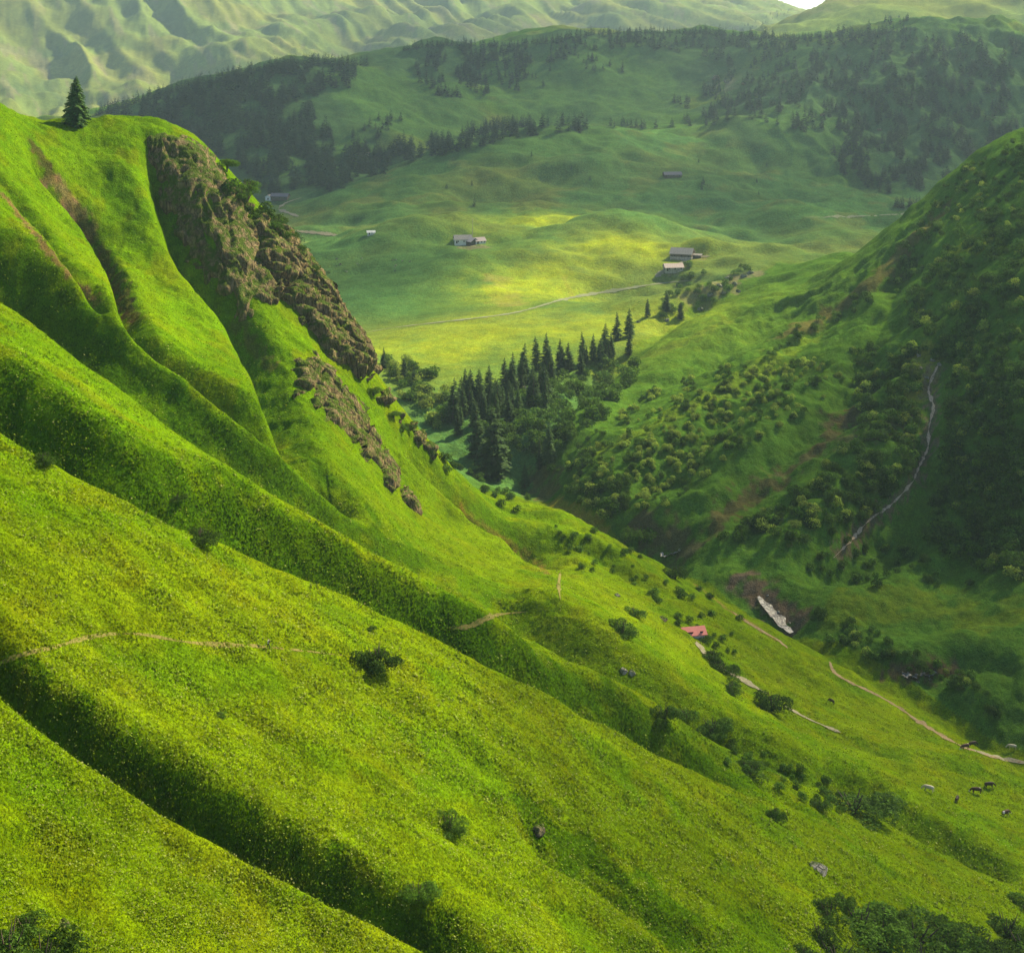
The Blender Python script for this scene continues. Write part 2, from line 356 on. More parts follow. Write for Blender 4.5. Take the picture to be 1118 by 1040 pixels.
stroke([(940,440),(880,500),(830,535),(770,580)], 6, [.078,.062,.028], .8, .9)
stroke([(1000,440),(965,470),(905,480)], 7, dirt2, .6, 1)
stroke([(600,500),(588,520),(600,545)], 9, dirt2, .7, .8)
stroke([(745,330),(775,318),(800,306),(835,296)], 9, [.20,.17,.11], .6, 1.1, dmin=700)
stroke([(735,284),(752,282),(772,283)], 9, [.19,.15,.09], .6, .8, dmin=800)
stroke([(500,268),(515,270),(533,269)], 9, [.24,.19,.13], .7, .8, dmin=900)
stroke([(728,297),(742,297)], 6, [.19,.15,.09], .6, .8, dmin=800)
stroke([(1000,380),(1008,400),(1010,425),(1000,440)], 8, [.22,.24,.03], .7, .8)  # yellow-green stroke paints in the sun patch at the waterfall head
stroke([(1085,262),(1050,272),(1030,282)], 10, [.16,.22,.012], .8, .6)  # another sunlit patch, painted as brighter ground
for a_, b_ in (((775,84),(812,92)),((845,90),(862,94)),((640,72),(655,78)),((890,125),(930,135)),((955,138),(985,144))): stroke([a_, ((a_[0]+b_[0])/2, (a_[1]+b_[1])/2-2), b_], 26, [.26,.22,.17], .7, 1.2, dmin=1400)
stroke([(690,565),(720,585),(760,605)], 8, [.068,.054,.034], .8, .8)
stroke([(800,625),(830,648),(850,668),(872,690)], 7, [.11,.08,.055], .95, .8)
stroke([(1026,396),(1014,425),(1019,445),(1014,470),(1013,490),(1003,512),(998,525)], 3.5, [.13,.105,.07], .8, 1.1)
stroke([(998,525),(975,550),(950,568),(930,590),(910,610)], 2.2, [.12,.09,.055], .8, 1.1)
stroke([(900,468),(930,450)], 6, dirt2, .5, 1)
stroke([(960,735),(1000,735),(1050,730)], 4, [.09,.055,.035], .8, .8)
stroke([(545,300),(548,318),(560,335)], 14, [.24,.17,.08], .6, .6)
stroke([(615,300),(625,325)], 3, [.16,.12,.05], .7, .5)
stroke([(860,610),(930,600),(1000,640),(1100,650)], 0.1, dirt, 0, 0)
for q in [(60,480,240,590),(420,560,600,700)]: pass
# dark scrub tint along the near gullies, deepening their shade in the colour
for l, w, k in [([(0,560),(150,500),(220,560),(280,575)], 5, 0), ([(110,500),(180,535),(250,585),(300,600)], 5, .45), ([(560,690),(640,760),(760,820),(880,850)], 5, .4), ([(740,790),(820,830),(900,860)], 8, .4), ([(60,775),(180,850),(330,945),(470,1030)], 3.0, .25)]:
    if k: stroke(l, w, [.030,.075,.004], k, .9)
for px_, py_, rx_, ry_, k_ in [(600,236,70,50,.8),(680,266,65,40,.8),(540,262,50,40,.3),(500,378,130,70,.5),(620,352,100,50,.4),(400,390,60,60,.4),(560,318,45,60,.8),(620,300,40,40,.5)]:  # meadow tint brightened so the colour itself carries the sunlit spot
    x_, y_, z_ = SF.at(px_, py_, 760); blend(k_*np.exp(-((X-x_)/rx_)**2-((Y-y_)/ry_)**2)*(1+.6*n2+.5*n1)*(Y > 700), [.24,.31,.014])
# scrub-green strokes in the gully beds, painted dark to strengthen the gully shade
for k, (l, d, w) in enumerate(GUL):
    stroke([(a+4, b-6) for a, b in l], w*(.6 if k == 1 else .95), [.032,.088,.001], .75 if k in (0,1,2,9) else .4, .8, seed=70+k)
stroke([(640,500),(740,450),(840,395),(900,365)], 9, [.13,.20,.012], .6, .9)
stroke([(640,410),(720,385),(800,345)], 9, [.12,.17,.016], .6, .9)
stroke([(900,655),(980,655),(1060,670),(1118,680)], 14, [.10,.15,.008], .6, .9)
# wood floor
def wood(px, py, rx, ry, k=.9, dmin=1300, c=c_wood):
    x, y, z = SF.at(px, py, dmin); e = ((X-x)/rx)**2+((Y-y)/ry)**2
    blend(k*sstep(1.3, .6, e+.5*n1), c)
for a in [(250,150,190,260),(170,140,150,200),(330,120,130,200),(330,180,150,150),(480,60,150,120),(560,60,200,140),(700,55,260,150),(950,110,230,300),(1050,120,260,350),(880,80,150,150),(1060,190,170,150),(960,160,90,110)]: wood(*a)
for a in [(450,112,110,170),(640,100,150,190),(690,110,80,150),(300,178,30,25),(385,165,25,30),(890,150,60,150),(860,75,50,60),(560,150,120,80)]: wood(*a, c=GR([.066,.145,.030]))
del n3
# ------------------------------------------------------------------ ground sheets
nR, nC = Z.shape
region = np.zeros((nR, nC), np.int8)                      # 0 left slope, 1 right slope, 2 valley, 3 hills, 4 mountains
region[right] = 1
region[(Y > rb_line) & (Y > 560-0*Y) & ((PX > 480) | (Y > 620))] = 2
region[Y > 1640] = 3; region[Y > 2750] = 4
VI = np.stack([X, Y, Z], -1).reshape(-1, 3)
idx = np.arange(nR*nC).reshape(nR, nC)
quads = np.stack([idx[:-1,:-1], idx[:-1,1:], idx[1:,1:], idx[1:,:-1]], -1).reshape(-1, 4)
qr = region[:-1,:-1].ravel()
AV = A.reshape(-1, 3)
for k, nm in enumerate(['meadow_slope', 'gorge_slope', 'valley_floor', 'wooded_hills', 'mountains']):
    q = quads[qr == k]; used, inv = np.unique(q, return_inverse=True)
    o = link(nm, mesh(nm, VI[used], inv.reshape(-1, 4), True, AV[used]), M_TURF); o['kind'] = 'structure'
del quads, VI, idx
def at(px, py, dmin=0): return Vector(SF.at(px, py, dmin))
# ------------------------------------------------------------------ plants
rng = np.random.default_rng(11)
def leaf_material(name, c, var=.35, transl=.35, rough=.75):
    m = NT(name); base = m.attr(); r = m.n('ObjectInfo').outputs['Random']
    col = m.vscale(base, m.mapr(r, 0, 1, 1-var, 1+var))
    w2 = m.n('VectorMath', operation='MULTIPLY'); m.set(w2.inputs[0], col); w2.inputs[1].default_value = c
    nz = m.noise(1.3, 3, m.pos()); col = m.vscale(w2.outputs[0], m.mapr(nz, .3, .7, .75, 1.25))
    pr = m.principled(col, rough, None, .04)
    tr = m.n('BsdfTranslucent'); m.set(tr.inputs['Color'], col)
    mx = m.n('MixShader'); mx.inputs[0].default_value = transl; m.t.links.new(pr, mx.inputs[1]); m.t.links.new(tr.outputs[0], mx.inputs[2])
    return m.done(mx.outputs[0])
M_SPRUCE = leaf_material('spruce_needles', (.045,.090,.022), .3, .25)
M_FARSPR = leaf_material('wood_needles', (.022,.052,.022), .35, .15)
M_SHRUB = leaf_material('alder_leaves', (.075,.15,.014), .4, .4)
M_SHRUBD = leaf_material('dark_shrub_leaves', (.065,.130,.013), .35, .25)
M_SHRUBL = leaf_material('pale_willow_leaves', (.26,.35,.05), .3, .5)
def bark():
    m = NT('bark'); n = m.noise(4, 5, m.pos(), .7); return m.done(m.principled(m.mix(n, rgb(.05,.035,.024), rgb(.12,.095,.07)), .95, m.bump(n, .8, .05)))
M_BARK = bark()
def tris_to(V): return np.arange(len(V)).reshape(-1, 3)
def spruce_crown(levels, nb, segs, seed, H=1., rad=.21, low=.06, droop=.25, spray=1., ragged=.2):
    g = np.random.default_rng(seed); T_ = []; C_ = []
    for i in range(levels):
        f = i/(levels-1)**1.; h = low+(1-low)*(f**.92)
        L0 = rad*((1-f)**.78)*(1-.35*math.exp(-f*14))+.012
        for b in range(nb):
            ph = g.uniform(0, 2*math.pi); L = L0*g.uniform(1-ragged, 1+ragged*.8); d = np.array([math.cos(ph), math.sin(ph)])
            n = np.array([-d[1], d[0]]); up = .10+.35*f
            hh = h+g.uniform(-.5, .5)/levels
            def pt(s): return np.array([d[0]*L*s, d[1]*L*s, hh+L*(up*s-(droop+up*.6)*s*s)])
            for k in range(segs):
                s0 = .12+.88*k/segs; s1 = min(1, s0+1.25/segs); a = pt(s0); c = pt(s1); wd = L*spray*(.34*(1-s0)+.10)*g.uniform(.8, 1.2)
                for sg in (-1, 1):
                    e = (a+c)/2+np.r_[n*sg*wd, -wd*g.uniform(.15, .6)]+np.r_[d*wd*.5, 0]
                    T_.append([a, c, e]); C_.append(g.uniform(.7, 1.3))
                if segs > 2:
                    e = (a+c)/2+np.array([0, 0, -wd*g.uniform(.7, 1.1)]); T_.append([a, c, e]); C_.append(g.uniform(.6, 1.0))
    top = 1.0; T_.append([[-.008,0,.96],[.008,0,.96],[0,0,top+.02]]); C_.append(1.2)
    V = np.array(T_).reshape(-1, 3)*H; c = np.repeat(np.array(C_), 3)[:,None]*np.ones(3)
    return V, tris_to(V), c
def tube_mesh(pts, rads, n=7):
    pts = np.array(pts, float); V = []; Fc = []
    for i, (p, r) in enumerate(zip(pts, rads)):
        d = pts[min(i+1, len(pts)-1)]-pts[max(i-1, 0)]; d /= np.linalg.norm(d)+1e-9
        a = np.cross(d, [0.3, 1, .1]); a /= np.linalg.norm(a); b = np.cross(d, a)
        for k in range(n):
            t = 2*math.pi*k/n; V.append(p+r*(a*math.cos(t)+b*math.sin(t)))
    for i in range(len(pts)-1):
        for k in range(n):
            Fc.append([i*n+k, i*n+(k+1)%n, (i+1)*n+(k+1)%n, (i+1)*n+k])
    return np.array(V), np.array(Fc)
def join(parts):                             # [(V, F)] with equal face sizes -> one
    Vs = []; Fs = []; o = 0
    for v, f in parts: Vs.append(v); Fs.append(np.asarray(f)+o); o += len(v)
    return np.concatenate(Vs), np.concatenate(Fs)
def leaf_ball(n, lobes, size, seed, flat=.0):
    """leaves spread through the outer shell of several lobes (cx,cy,cz,rx,ry,rz)"""
    g = np.random.default_rng(seed); lobes = np.array(lobes, float)
    vol = (lobes[:,3]*lobes[:,4]+lobes[:,3]*lobes[:,5]+lobes[:,4]*lobes[:,5]); pick = g.choice(len(lobes), n, p=vol/vol.sum())
    d = g.normal(size=(n, 3)); d /= np.linalg.norm(d, axis=1)[:,None]; d[:,2] = np.where(d[:,2] < -.5, -d[:,2], d[:,2])
    lum = 1+.25*np.sin(d[:,0]*5+pick)+.2*np.sin(d[:,1]*7+2*pick)*np.cos(d[:,2]*6)
    r = (g.uniform(.55, 1, n)**.5)*(1+.16*np.sin(d[:,0]*6+pick*2.1)*np.cos(d[:,1]*5+pick))
    L = lobes[pick]; c = L[:,:3]+d*L[:,3:]*r[:,None]
    q = g.normal(size=(n, 3))*.75+d; q /= np.linalg.norm(q, axis=1)[:,None]
    a = np.cross(q, g.normal(size=(n, 3))); a /= np.linalg.norm(a, axis=1)[:,None]; b = np.cross(q, a)
    s = size*g.uniform(.6, 1.3, n)[:,None]
    V = np.stack([c-a*s, c-b*s*.6, c+a*s, c+b*s*.6], 1).reshape(-1, 3)
    tone = np.repeat((g.uniform(.65, 1.3, n)*np.clip(lum, .7, 1.4)), 4)[:,None]*np.ones(3)
    return V, np.arange(4*n).reshape(-1, 4), tone
def lobes_for(seed, k, w=1., h=.9, spread=.55):
    g = np.random.default_rng(seed); out = [(0, 0, h*.5, w*.42, w*.42, h*.48)]
    for i in range(k):
        a = g.uniform(0, 6.28); r = spread*w*g.uniform(.4, .9)*.6
        s = g.uniform(.22, .38); out.append((r*math.cos(a), r*math.sin(a), h*g.uniform(.25, .78), w*s, w*s, h*s*g.uniform(.8, 1.2)))
    return out
def stems(k, h, seed, r=.03, spread=.35):
    g = np.random.default_rng(seed); P_ = []
    for i in range(k):
        a = g.uniform(0, 6.28); e = np.array([math.cos(a), math.sin(a), 0])*spread*g.uniform(.3, 1)
        P_.append(tube_mesh([[0,0,-.25*h], e*.25+[0,0,h*.3], e*.7+[0,0,h*.62], e+[0,0,h*.85]], [r, r*.8, r*.5, r*.15], 5))
    return join(P_)
# shared meshes, unit height 1
ME = {}
for i in range(5): v, f, c = spruce_crown(22, 9, 3, 100+i, rad=.17+.02*(i%3), ragged=.3); ME['spruce%d'%i] = mesh('spruce_crown', v, f, False, c)
v, f = tube_mesh([[0,0,-.08],[0,0,.3],[0,0,.7],[0,0,.97]], [.017,.013,.008,.002], 7); ME['strunk'] = mesh('spruce_trunk', v, f, True)
FAR = [spruce_crown(9, 8, 2, 200+i, rad=.20+.03*(i%3), ragged=.3, spray=1.9) for i in range(6)]
for i in range(6): v, f, c = FAR[i]; ME['far%d'%i] = mesh('far_spruce', v, f, False, c)
SHR = [leaf_ball(420, lobes_for(300+i, 4+i%3, 1.15, 1.), .075, 320+i) for i in range(7)]
for i in range(7): v, f, c = SHR[i]; ME['shrub%d'%i] = mesh('shrub_leaves', v, f, False, c)
for i in range(4): v, f, c = leaf_ball(5200, [(a,b,c*.72,d*.66,e*.66,f*.66) for a,b,c,d,e,f in lobes_for(340+i, 13, 1.35, 1., .95)], .030, 350+i); ME['bush%d'%i] = mesh('bush_leaves', v, f, False, c)
v, f = stems(7, 1, 5); ME['stems'] = mesh('bush_stems', v, f, True)
for m_ in ME.values(): pass
def place(o, p, s, rz=None, sz=None):
    o.location = p; o.rotation_euler = (0, 0, rng.uniform(0, 6.28) if rz is None else rz); o.scale = (s, s, sz or s)
def inst(name, me, mat, parent=None):
    if not me.materials: me.materials.append(mat)
    o = bpy.data.objects.new(name, me); COL.objects.link(o)
    if me.materials[0] != mat: o.material_slots[0].link = 'OBJECT'; o.material_slots[0].material = mat
    if parent is not None: o.parent = parent
    return o
def spruce(px, py, hp, label, group=None, k=None, dmin=0, wide=1., name='spruce_tree', mat=None):
    p = at(px, py, dmin); h = hp/F*p.y; e = bpy.data.objects.new(name, None); COL.objects.link(e); e.empty_display_size = .1
    e.location = p-Vector((0,0,.3)); e.rotation_euler = (rng.normal(0,.025),rng.normal(0,.025),rng.uniform(0,6.28)); wide *= rng.uniform(.8,1.2); e.scale = (h*wide, h*wide, h)
    inst('trunk', ME['strunk'], M_BARK, e); inst('crown', ME['spruce%d'%(rng.integers(5) if k is None else k)], mat or M_SPRUCE, e)
    tag(e, label, 'spruce tree', group); return e
# the lone spruce on the ridge, built finer
p = at(83, 137); hero = bpy.data.objects.new('spruce_tree', None); COL.objects.link(hero); hero.location = p-Vector((0,0,.4)); hh = 55/F*p.y
v, f, c = spruce_crown(38, 17, 6, 7, hh, rad=.29, low=.05, droop=.30, ragged=.28, spray=.8)
link('crown', mesh('lone_crown', v, f, False, c*1.7), M_SPRUCE, hero)
v, f = tube_mesh([[0,0,-1],[0,0,hh*.3],[0.05,0,hh*.7],[0,0,hh*.98]], [.34,.26,.14,.03], 9); link('trunk', mesh('lone_trunk', v, f, True), M_BARK, hero)
tag(hero, 'lone dark green spruce standing on the grassy crest of the left ridge', 'spruce tree')
# gorge spruces
GT = [(495,456,46),(523,382+62,56),(515,446,58),(504,450,52),(559,432,62),(571,418,58),(586,404,50),(597,402,52),(611,402,44),(621,404,40),(637,398,48),(647,394,40),(660,388,48),(674,372,42),(687,368,42),(707,346,28),(728,340,30),(743,348,25)]
GW = 'tall dark spruce in the wood lining the gorge above the stream'
ORD = 'first second third fourth fifth sixth seventh eighth ninth tenth eleventh twelfth thirteenth fourteenth fifteenth sixteenth seventeenth last'.split()
GT.sort()
for (x, y, h), od in zip(GT, ORD): spruce(x, y, h*.76, od+' tall spruce from the left along the upper edge of the gorge wood', 'spruces lining the gorge', dmin=560, wide=1.25)
gg = np.random.default_rng(3)
for i in range(46):
    x = gg.uniform(500, 600); y = 422+gg.uniform(8, 50)-.28*(x-500)+gg.uniform(0, 12)
    spruce(x, y, gg.uniform(20, 40), GW, 'spruces lining the gorge', dmin=560, wide=1.2)
for i in range(12):
    x = gg.uniform(600, 700); y = 412-.42*(x-600)+gg.uniform(-4, 14)
    spruce(x, y, gg.uniform(14, 30), GW, 'spruces lining the gorge', dmin=620, wide=1.1)
spruce(521, 500, 62, 'tall spruce behind the left slope edge, left one of a close pair below the wood', dmin=480, wide=1.2)
spruce(537, 520, 80, 'tallest spruce rising behind the left slope edge, right one of a close pair', dmin=500, wide=1.2)
spruce(494, 462, 50, 'dark spruce left of the gorge wood beside the green bushes', dmin=520, wide=1.3)
spruce(599, 508, 50, 'single spruce standing low in the gorge over the bare earth bank', wide=1.1)
spruce(589, 512, 34, 'thin pale spruce just left of the single low gorge spruce', wide=.8)
spruce(573, 532, 28, 'small pointed brown green spruce at the lip of the left slope', dmin=470, wide=1.2)
for q in [(419,402,24,'small spruce alone at the foot of the rocky crest'),(441,412,22,'small spruce among pale bushes, left one of two'),(452,418,20,'small spruce among pale bushes, right one of two')]: spruce(q[0], q[1], q[2], q[3], dmin=520, wide=1.1)
# shrubs and small broadleaf trees
def shrub(px, py, hp, label, mat, group=None, dmin=0, name='shrub', w=1., big=False, cat='shrub', sink=.08):
    p = at(px, py, dmin); h = hp/F*p.y
    if not big:
        o = inst(name, ME['shrub%d'%rng.integers(7)], mat); place(o, p-Vector((0,0,h*sink)), h*w, sz=h)
    else:
        o = bpy.data.objects.new(name, None); COL.objects.link(o); place(o, p-Vector((0,0,h*sink)), h*w, sz=h)
        inst('stems', ME['stems'], M_BARK, o); inst('foliage', ME['bush%d'%rng.integers(4)], mat, o)
    return tag(o, label, cat, group)
for px, py, hp, w, mat, lab in [
 (412,729,34,1.0,M_SHRUBD,'largest dark green bush standing alone on the near slope by the path end'),
 (405,688,7,1.2,M_SHRUBD,'tiny round bush just above the large dark bush'),
 (48,507,18,1.0,M_SHRUBD,'small dark bush high on the near slope at the left edge'),
 (222,592,20,1.7,M_SHRUB,'low wide mound of green scrub on the rib at mid left'),
 (192,546,9,1.8,M_SHRUB,'small flat scrub patch above the low wide mound'),
 (241,782,8,1.4,M_SHRUBD,'small flat dark tuft bush in the flower meadow below the left path'),
 (492,906,22,1.3,M_SHRUB,'soft green bush on the near meadow left of the lone boulder'),
 (456,982,24,1.2,M_SHRUB,'soft dark green bush beside the lower left gully'),
 (845,895,20,.8,M_SHRUBD,'thin dark sapling below the end of the middle rib'),
 (932,886,26,2.3,M_SHRUBD,'long dark bush in the hollow at lower right'),
 (893,882,12,1.5,M_SHRUBD,'low dark scrub just left of the long dark bush'),
 (680,692,20,1.2,M_SHRUBD,'dark round bush on the slope left of the red roofed hut'),
 (693,672,13,1.4,M_SHRUB,'small bush above the dark round bush left of the hut'),
 (725,788,24,1.0,M_SHRUBD,'left one of three bushes above the middle rib'),
 (748,786,16,1.1,M_SHRUBD,'dark little bush in the middle of three above the rib'),
 (777,800,22,1.3,M_SHRUBD,'right one of three bushes above the middle rib'),
 (778,722,20,1.0,M_SHRUB,'upright bush right below the red roofed hut'),
 (788,735,18,1.3,M_SHRUB,'bush against the gravel track, next down from the hut'),
 (800,757,16,1.5,M_SHRUB,'bush further down the gravel track'),
 (843,775,26,1.0,M_SHRUBD,'dark bush at the lower end of the gravel track'),
 (699,592,26,1.0,M_SHRUB,'round leafy tree on the lip above the gorge'),
 (737,632,20,.9,M_SHRUB,'small tree with thin stems on the sunny slope above the stream'),
 (770,700,12,1.3,M_SHRUB,'low bush directly below the hut wall'),
 (818,845,14,2.0,M_SHRUBD,'flat dark scrub under the middle rib end'),
 (8,1052,56,1.1,M_SHRUBD,'dark leafy shrub in the bottom left corner'),
 (46,1064,50,1.2,M_SHRUB,'grey green shrub beside the bottom left corner shrub'),
 (28,1020,22,1.6,M_SHRUB,'low grey green scrub above the corner shrubs'),
 ]: shrub(px, py, hp, lab, mat, w=w, big=True, cat='bush', name='bush', sink=.12)
THK = 'dark leafy shrub in the thicket along the bottom right edge'
for i, (px, py, hp) in enumerate([(905,1002,26),(940,1012,34),(962,1030,38),(1000,1030,40),(1040,1044,40),(1070,1040,28),(1100,1022,38),(1122,1045,34),(880,1046,20),(915,1050,30),(985,1062,34),(1050,1066,30),(855,1060,18),(1128,1000,24),(918,986,16),(968,1004,20),(1022,1012,22),(1085,1062,34),(895,1024,24),(1010,1056,30)]):
    shrub(px, py, hp, THK, [M_SHRUBD, M_SHRUB][i%2], 'shrubs of the bottom right thicket', w=1.2+.6*(i%2), big=True, cat='bush', name='bush', sink=.25)
def inpoly(px, py, poly):
    q = np.array(poly, float); n = len(q); r = np.zeros(np.shape(px), bool)
    for i in range(n):
        x0, y0 = q[i]; x1, y1 = q[(i+1)%n]
        r ^= ((y0 > py) != (y1 > py)) & (px < (x1-x0)*(py-y0)/(y1-y0+1e-12)+x0)
    return r
def scatter(poly, n, seed, clump=None, thr=0.):
    g = np.random.default_rng(seed); q = np.array(poly, float); a = q.min(0); b = q.max(0); out = []; tries = 0
    while len(out) < n and tries < 60:
        x = g.uniform(a[0], b[0], 400); y = g.uniform(a[1], b[1], 400); ok = inpoly(x, y, poly)
        if clump: ok &= (fbm(x/clump, y/clump*1.3, 2, seed) > thr)
        out += list(zip(x[ok], y[ok])); tries += 1
    return out[:n]
items = []                                   # (px, py, metres, mat index)
SH = [  # polygon, number, size range m, material weights (dark, mid, pale), clump, threshold
 ([(1118,150),(1118,260),(1010,235),(1040,190)], 90, (2.2,4.2), (.4,.5,.1), 14, -.1),
 ([(1010,240),(1118,255),(1118,420),(1030,400),(1000,380),(985,330),(960,300)], 190, (3.0,5.5), (.55,.38,.07), 22, -.2),
 ([(1040,400),(1118,400),(1118,640),(1060,620),(1010,590),(1030,500)], 240, (3.2,6.0), (.55,.4,.05), 24, -.2),
 ([(930,380),(1000,380),(1005,500),(960,560),(900,590),(860,600),(790,590),(880,530),(940,470)], 190, (3.0,5.2), (.4,.5,.1), 18, -.1),
 ([(640,480),(720,420),(800,400),(900,390),(930,420),(880,450),(800,500),(720,560),(660,560),(600,520)], 230, (2.2,4.6), (.2,.45,.35), 20, .0),
 ([(690,500),(760,430),(860,390),(890,400),(840,440),(780,490),(720,545),(695,550)], 110, (2.6,4.4), (0,.15,.85), 14, .05),
 ([(590,500),(660,490),(700,545),(660,570),(600,530)], 50, (3,5), (.4,.5,.1), 14, -.2),
 ([(560,430),(640,400),(700,400),(660,460),(600,500),(540,510),(525,470)], 130, (4,7.5), (.5,.5,0), 18, -.3),
 ([(420,395),(470,400),(495,440),(480,470),(440,445)], 45, (4,7), (0,.5,.5), 14, -.3),
 ([(745,290),(800,292),(835,290),(820,300),(780,330),(740,345),(720,350)], 40, (3,5), (.8,.2,0), 10, -.3),
 ([(880,660),(960,690),(1010,720),(1060,735),(1118,800),(1000,740),(900,700)], 60, (1.6,3.2), (.4,.5,.1), 14, -.1),
 ([(890,590),(1000,600),(1060,640),(960,640),(880,630)], 35, (2,3.4), (.5,.5,0), 14, 0),
 ([(600,550),(700,600),(760,640),(830,680),(800,720),(760,700),(700,660),(620,620)], 60, (.9,2.4), (.5,.5,0), 12, .05),
 ([(480,500),(560,530),(600,560),(560,560),(490,520)], 25, (2,3.4), (.3,.7,0), 10, -.2),
 ([(850,370),(980,300),(960,330),(860,380),(800,420)], 40, (2,3.6), (.7,.3,0), 12, 0),
 ([(740,780),(900,850),(960,900),(880,880),(780,830)], 40, (.9,2.0), (.8,.2,0), 12, 0),
]
for k, (poly, n, (s0, s1), wts, cl, th) in enumerate(SH):
    g = np.random.default_rng(500+k)
    if k in (0,1,2,3): n = int(n*1.7); s0 *= .8; s1 *= .9; th -= .1
    if k in (4,5): n = int(n*1.7); s0 *= .6; s1 *= .7
    dm = 560 if k in (7, 8) else 0
    for x, y in scatter(poly, n, 40+k, cl, th): items.append((x, y, g.uniform(s0, s1), int(g.choice(3, p=np.array(wts)/sum(wts))), k, dm))
pos_items = [(at(x, y, dm), s, mi, k) for x, y, s, mi, k, dm in items]
pos_items.sort(key=lambda q: -q[1]/q[0].y)
MS = [M_SHRUBD, M_SHRUB, M_SHRUBL]
LB = {0:('dark green shrub growing on the shaded gorge side, one of many alike','dark shrubs of the gorge side'),1:('mid green alder shrub growing on the gorge side, one of many alike','green alder shrubs of the gorge side'),2:('pale yellow green willow shrub on the gorge side, one of many alike','pale willow shrubs of the gorge side')}
merged = {0:[],1:[],2:[]}
cnt = 0
for p, s, mi, k in pos_items:
    if cnt < 255:
        o = inst('shrub', ME['shrub%d'%rng.integers(7)], MS[mi]); place(o, p-Vector((0,0,s*.15)), s*rng.uniform(.9,1.4), sz=s*rng.uniform(.75,1.1))
        tag(o, LB[mi][0], 'shrub', LB[mi][1]); cnt += 1
    else: merged[mi].append((p, s))
def merge_copies(name, protos, lst, mat, label, cat):
    Vs = []; Fs = []; Cs = []; o = 0
    for p, s in lst:
        v, f, c = protos[rng.integers(len(protos))]; a = rng.uniform(0, 6.28); ca, sa = math.cos(a), math.sin(a)
        sx = s*(rng.uniform(.95, 1.4) if cat != 'wood' else 1.1)
        q = np.c_[(v[:,0]*ca-v[:,1]*sa)*sx+p[0], (v[:,0]*sa+v[:,1]*ca)*sx+p[1], v[:,2]*s+p[2]-s*.1]
        Vs.append(q); Fs.append(f+o); Cs.append(c*rng.uniform(.7, 1.3)); o += len(v)
    ob = link(name, mesh(name, np.concatenate(Vs), np.concatenate(Fs), False, np.concatenate(Cs)), mat)
    return tag(ob, label, cat, kind='stuff')
for mi, nm, lb in ((0,'dark_thicket','dark scrub covering the shaded gorge side between the larger shrubs'),(1,'green_thicket','mid green scrub scattered over the gorge side'),(2,'pale_thicket','pale willow scrub dotted over the gorge side')):
    if merged[mi]: merge_copies(nm, SHR, merged[mi], MS[mi], lb, 'thicket')
# woods on the far hills
WD = [
 ([(105,130),(160,112),(215,96),(280,80),(340,71),(400,74),(398,92),(350,100),(340,125),(370,150),(412,172),(402,190),(380,206),(340,214),(295,213),(270,190),(240,170),(150,138)], 800, (17,27), 26, -.16, 1300),
 ([(395,176),(430,158),(480,155),(540,138),(600,132),(640,138),(655,143),(600,146),(560,152),(500,166),(440,182),(400,198)], 190, (15,24), 22, -.3, 1300),
 ([(440,52),(480,46),(560,52),(640,38),(760,36),(860,40),(870,60),(800,75),(700,52),(640,56),(560,92),(520,108),(460,104),(455,80)], 420, (13,21), 24, -.1, 1300),
 ([(735,110),(820,72),(870,42),(950,32),(1118,48),(1118,140),(1060,178),(1020,208),(960,213),(920,190),(900,150),(820,130),(740,135)], 1100, (11,20), 22, -.05, 1300),
 ([(500,60),(640,60),(700,80),(640,90),(560,100)], 60, (10,16), 20, .0, 1300),
 ([(660,138),(760,132),(800,128),(790,136),(700,141)], 16, (10,17), 0, 0, 1300),
 ([(975,222),(1005,224),(1004,229),(976,228)], 12, (9,14), 0, 0, 1300),
 ([(380,150),(420,120),(440,130),(420,160)], 14, (12,18), 0, 0, 1300),
 ([(800,34),(868,4),(880,6),(810,38)], 26, (9,14), 0, 0, 2600),
 ([(960,20),(990,18),(1000,26),(970,28)], 14, (9,14), 0, 0, 2200),
 ([(460,190),(560,170),(700,170),(880,180),(900,230),(700,200),(500,230)], 12, (6,10), 0, 0, 1300),
]
wl = []
for k, (poly, n, (a, b), cl, th, dm) in enumerate(WD):
    g = np.random.default_rng(700+k)
    for x, y in scatter(poly, n, 80+k, cl or None, th): wl.append((at(x, y, dm), g.uniform(a, b), k))
# trees standing on the crest lines
for x in np.arange(105, 400, 3.1): wl.append((at(x+rng.uniform(-1.5,1.5), np.interp(x, [105,160,215,280,340,400], [126,110,94,78,70,72]), 1300), rng.uniform(12, 22), 0))
for x in np.arange(440, 1000, 3.6): wl.append((at(x+rng.uniform(-1.5,1.5), np.interp(x, [440,480,560,640,700,760,850,950,1000], [56,50,51,39,36,37,44,38,34]), 1300), rng.uniform(9, 18), 2))
wl.sort(key=lambda q: -q[1]/q[0].y)
WN = {0:'spruce in the dark wood covering the left hill beyond the ridge, one of many alike',1:'spruce in the belt of trees along the crest of the middle pasture',2:'spruce on the wooded skyline of the middle hills, one of many alike',3:'spruce on the wooded cliff side of the right hill, one of many alike'}
rest = []
for i, (p, s, k) in enumerate(wl):
    if i < 205:
        o = inst('spruce_tree', ME['far%d'%rng.integers(6)], M_FARSPR); place(o, p-Vector((0,0,s*.1)), s*1.1, sz=s); kk = {4:2,5:1,6:3,7:0,8:2,9:3,10:1}.get(k, k)
        if k == 10: tag(o, 'small lone spruce dotted on the open middle pasture', 'spruce tree', 'lone spruces on the pasture')
        else: tag(o, WN[kk], 'spruce tree', {0:'spruces of the left hill wood',1:'spruces of the middle belt',2:'spruces of the skyline wood',3:'spruces of the right cliff wood'}[kk])
    else: rest.append((p, s))
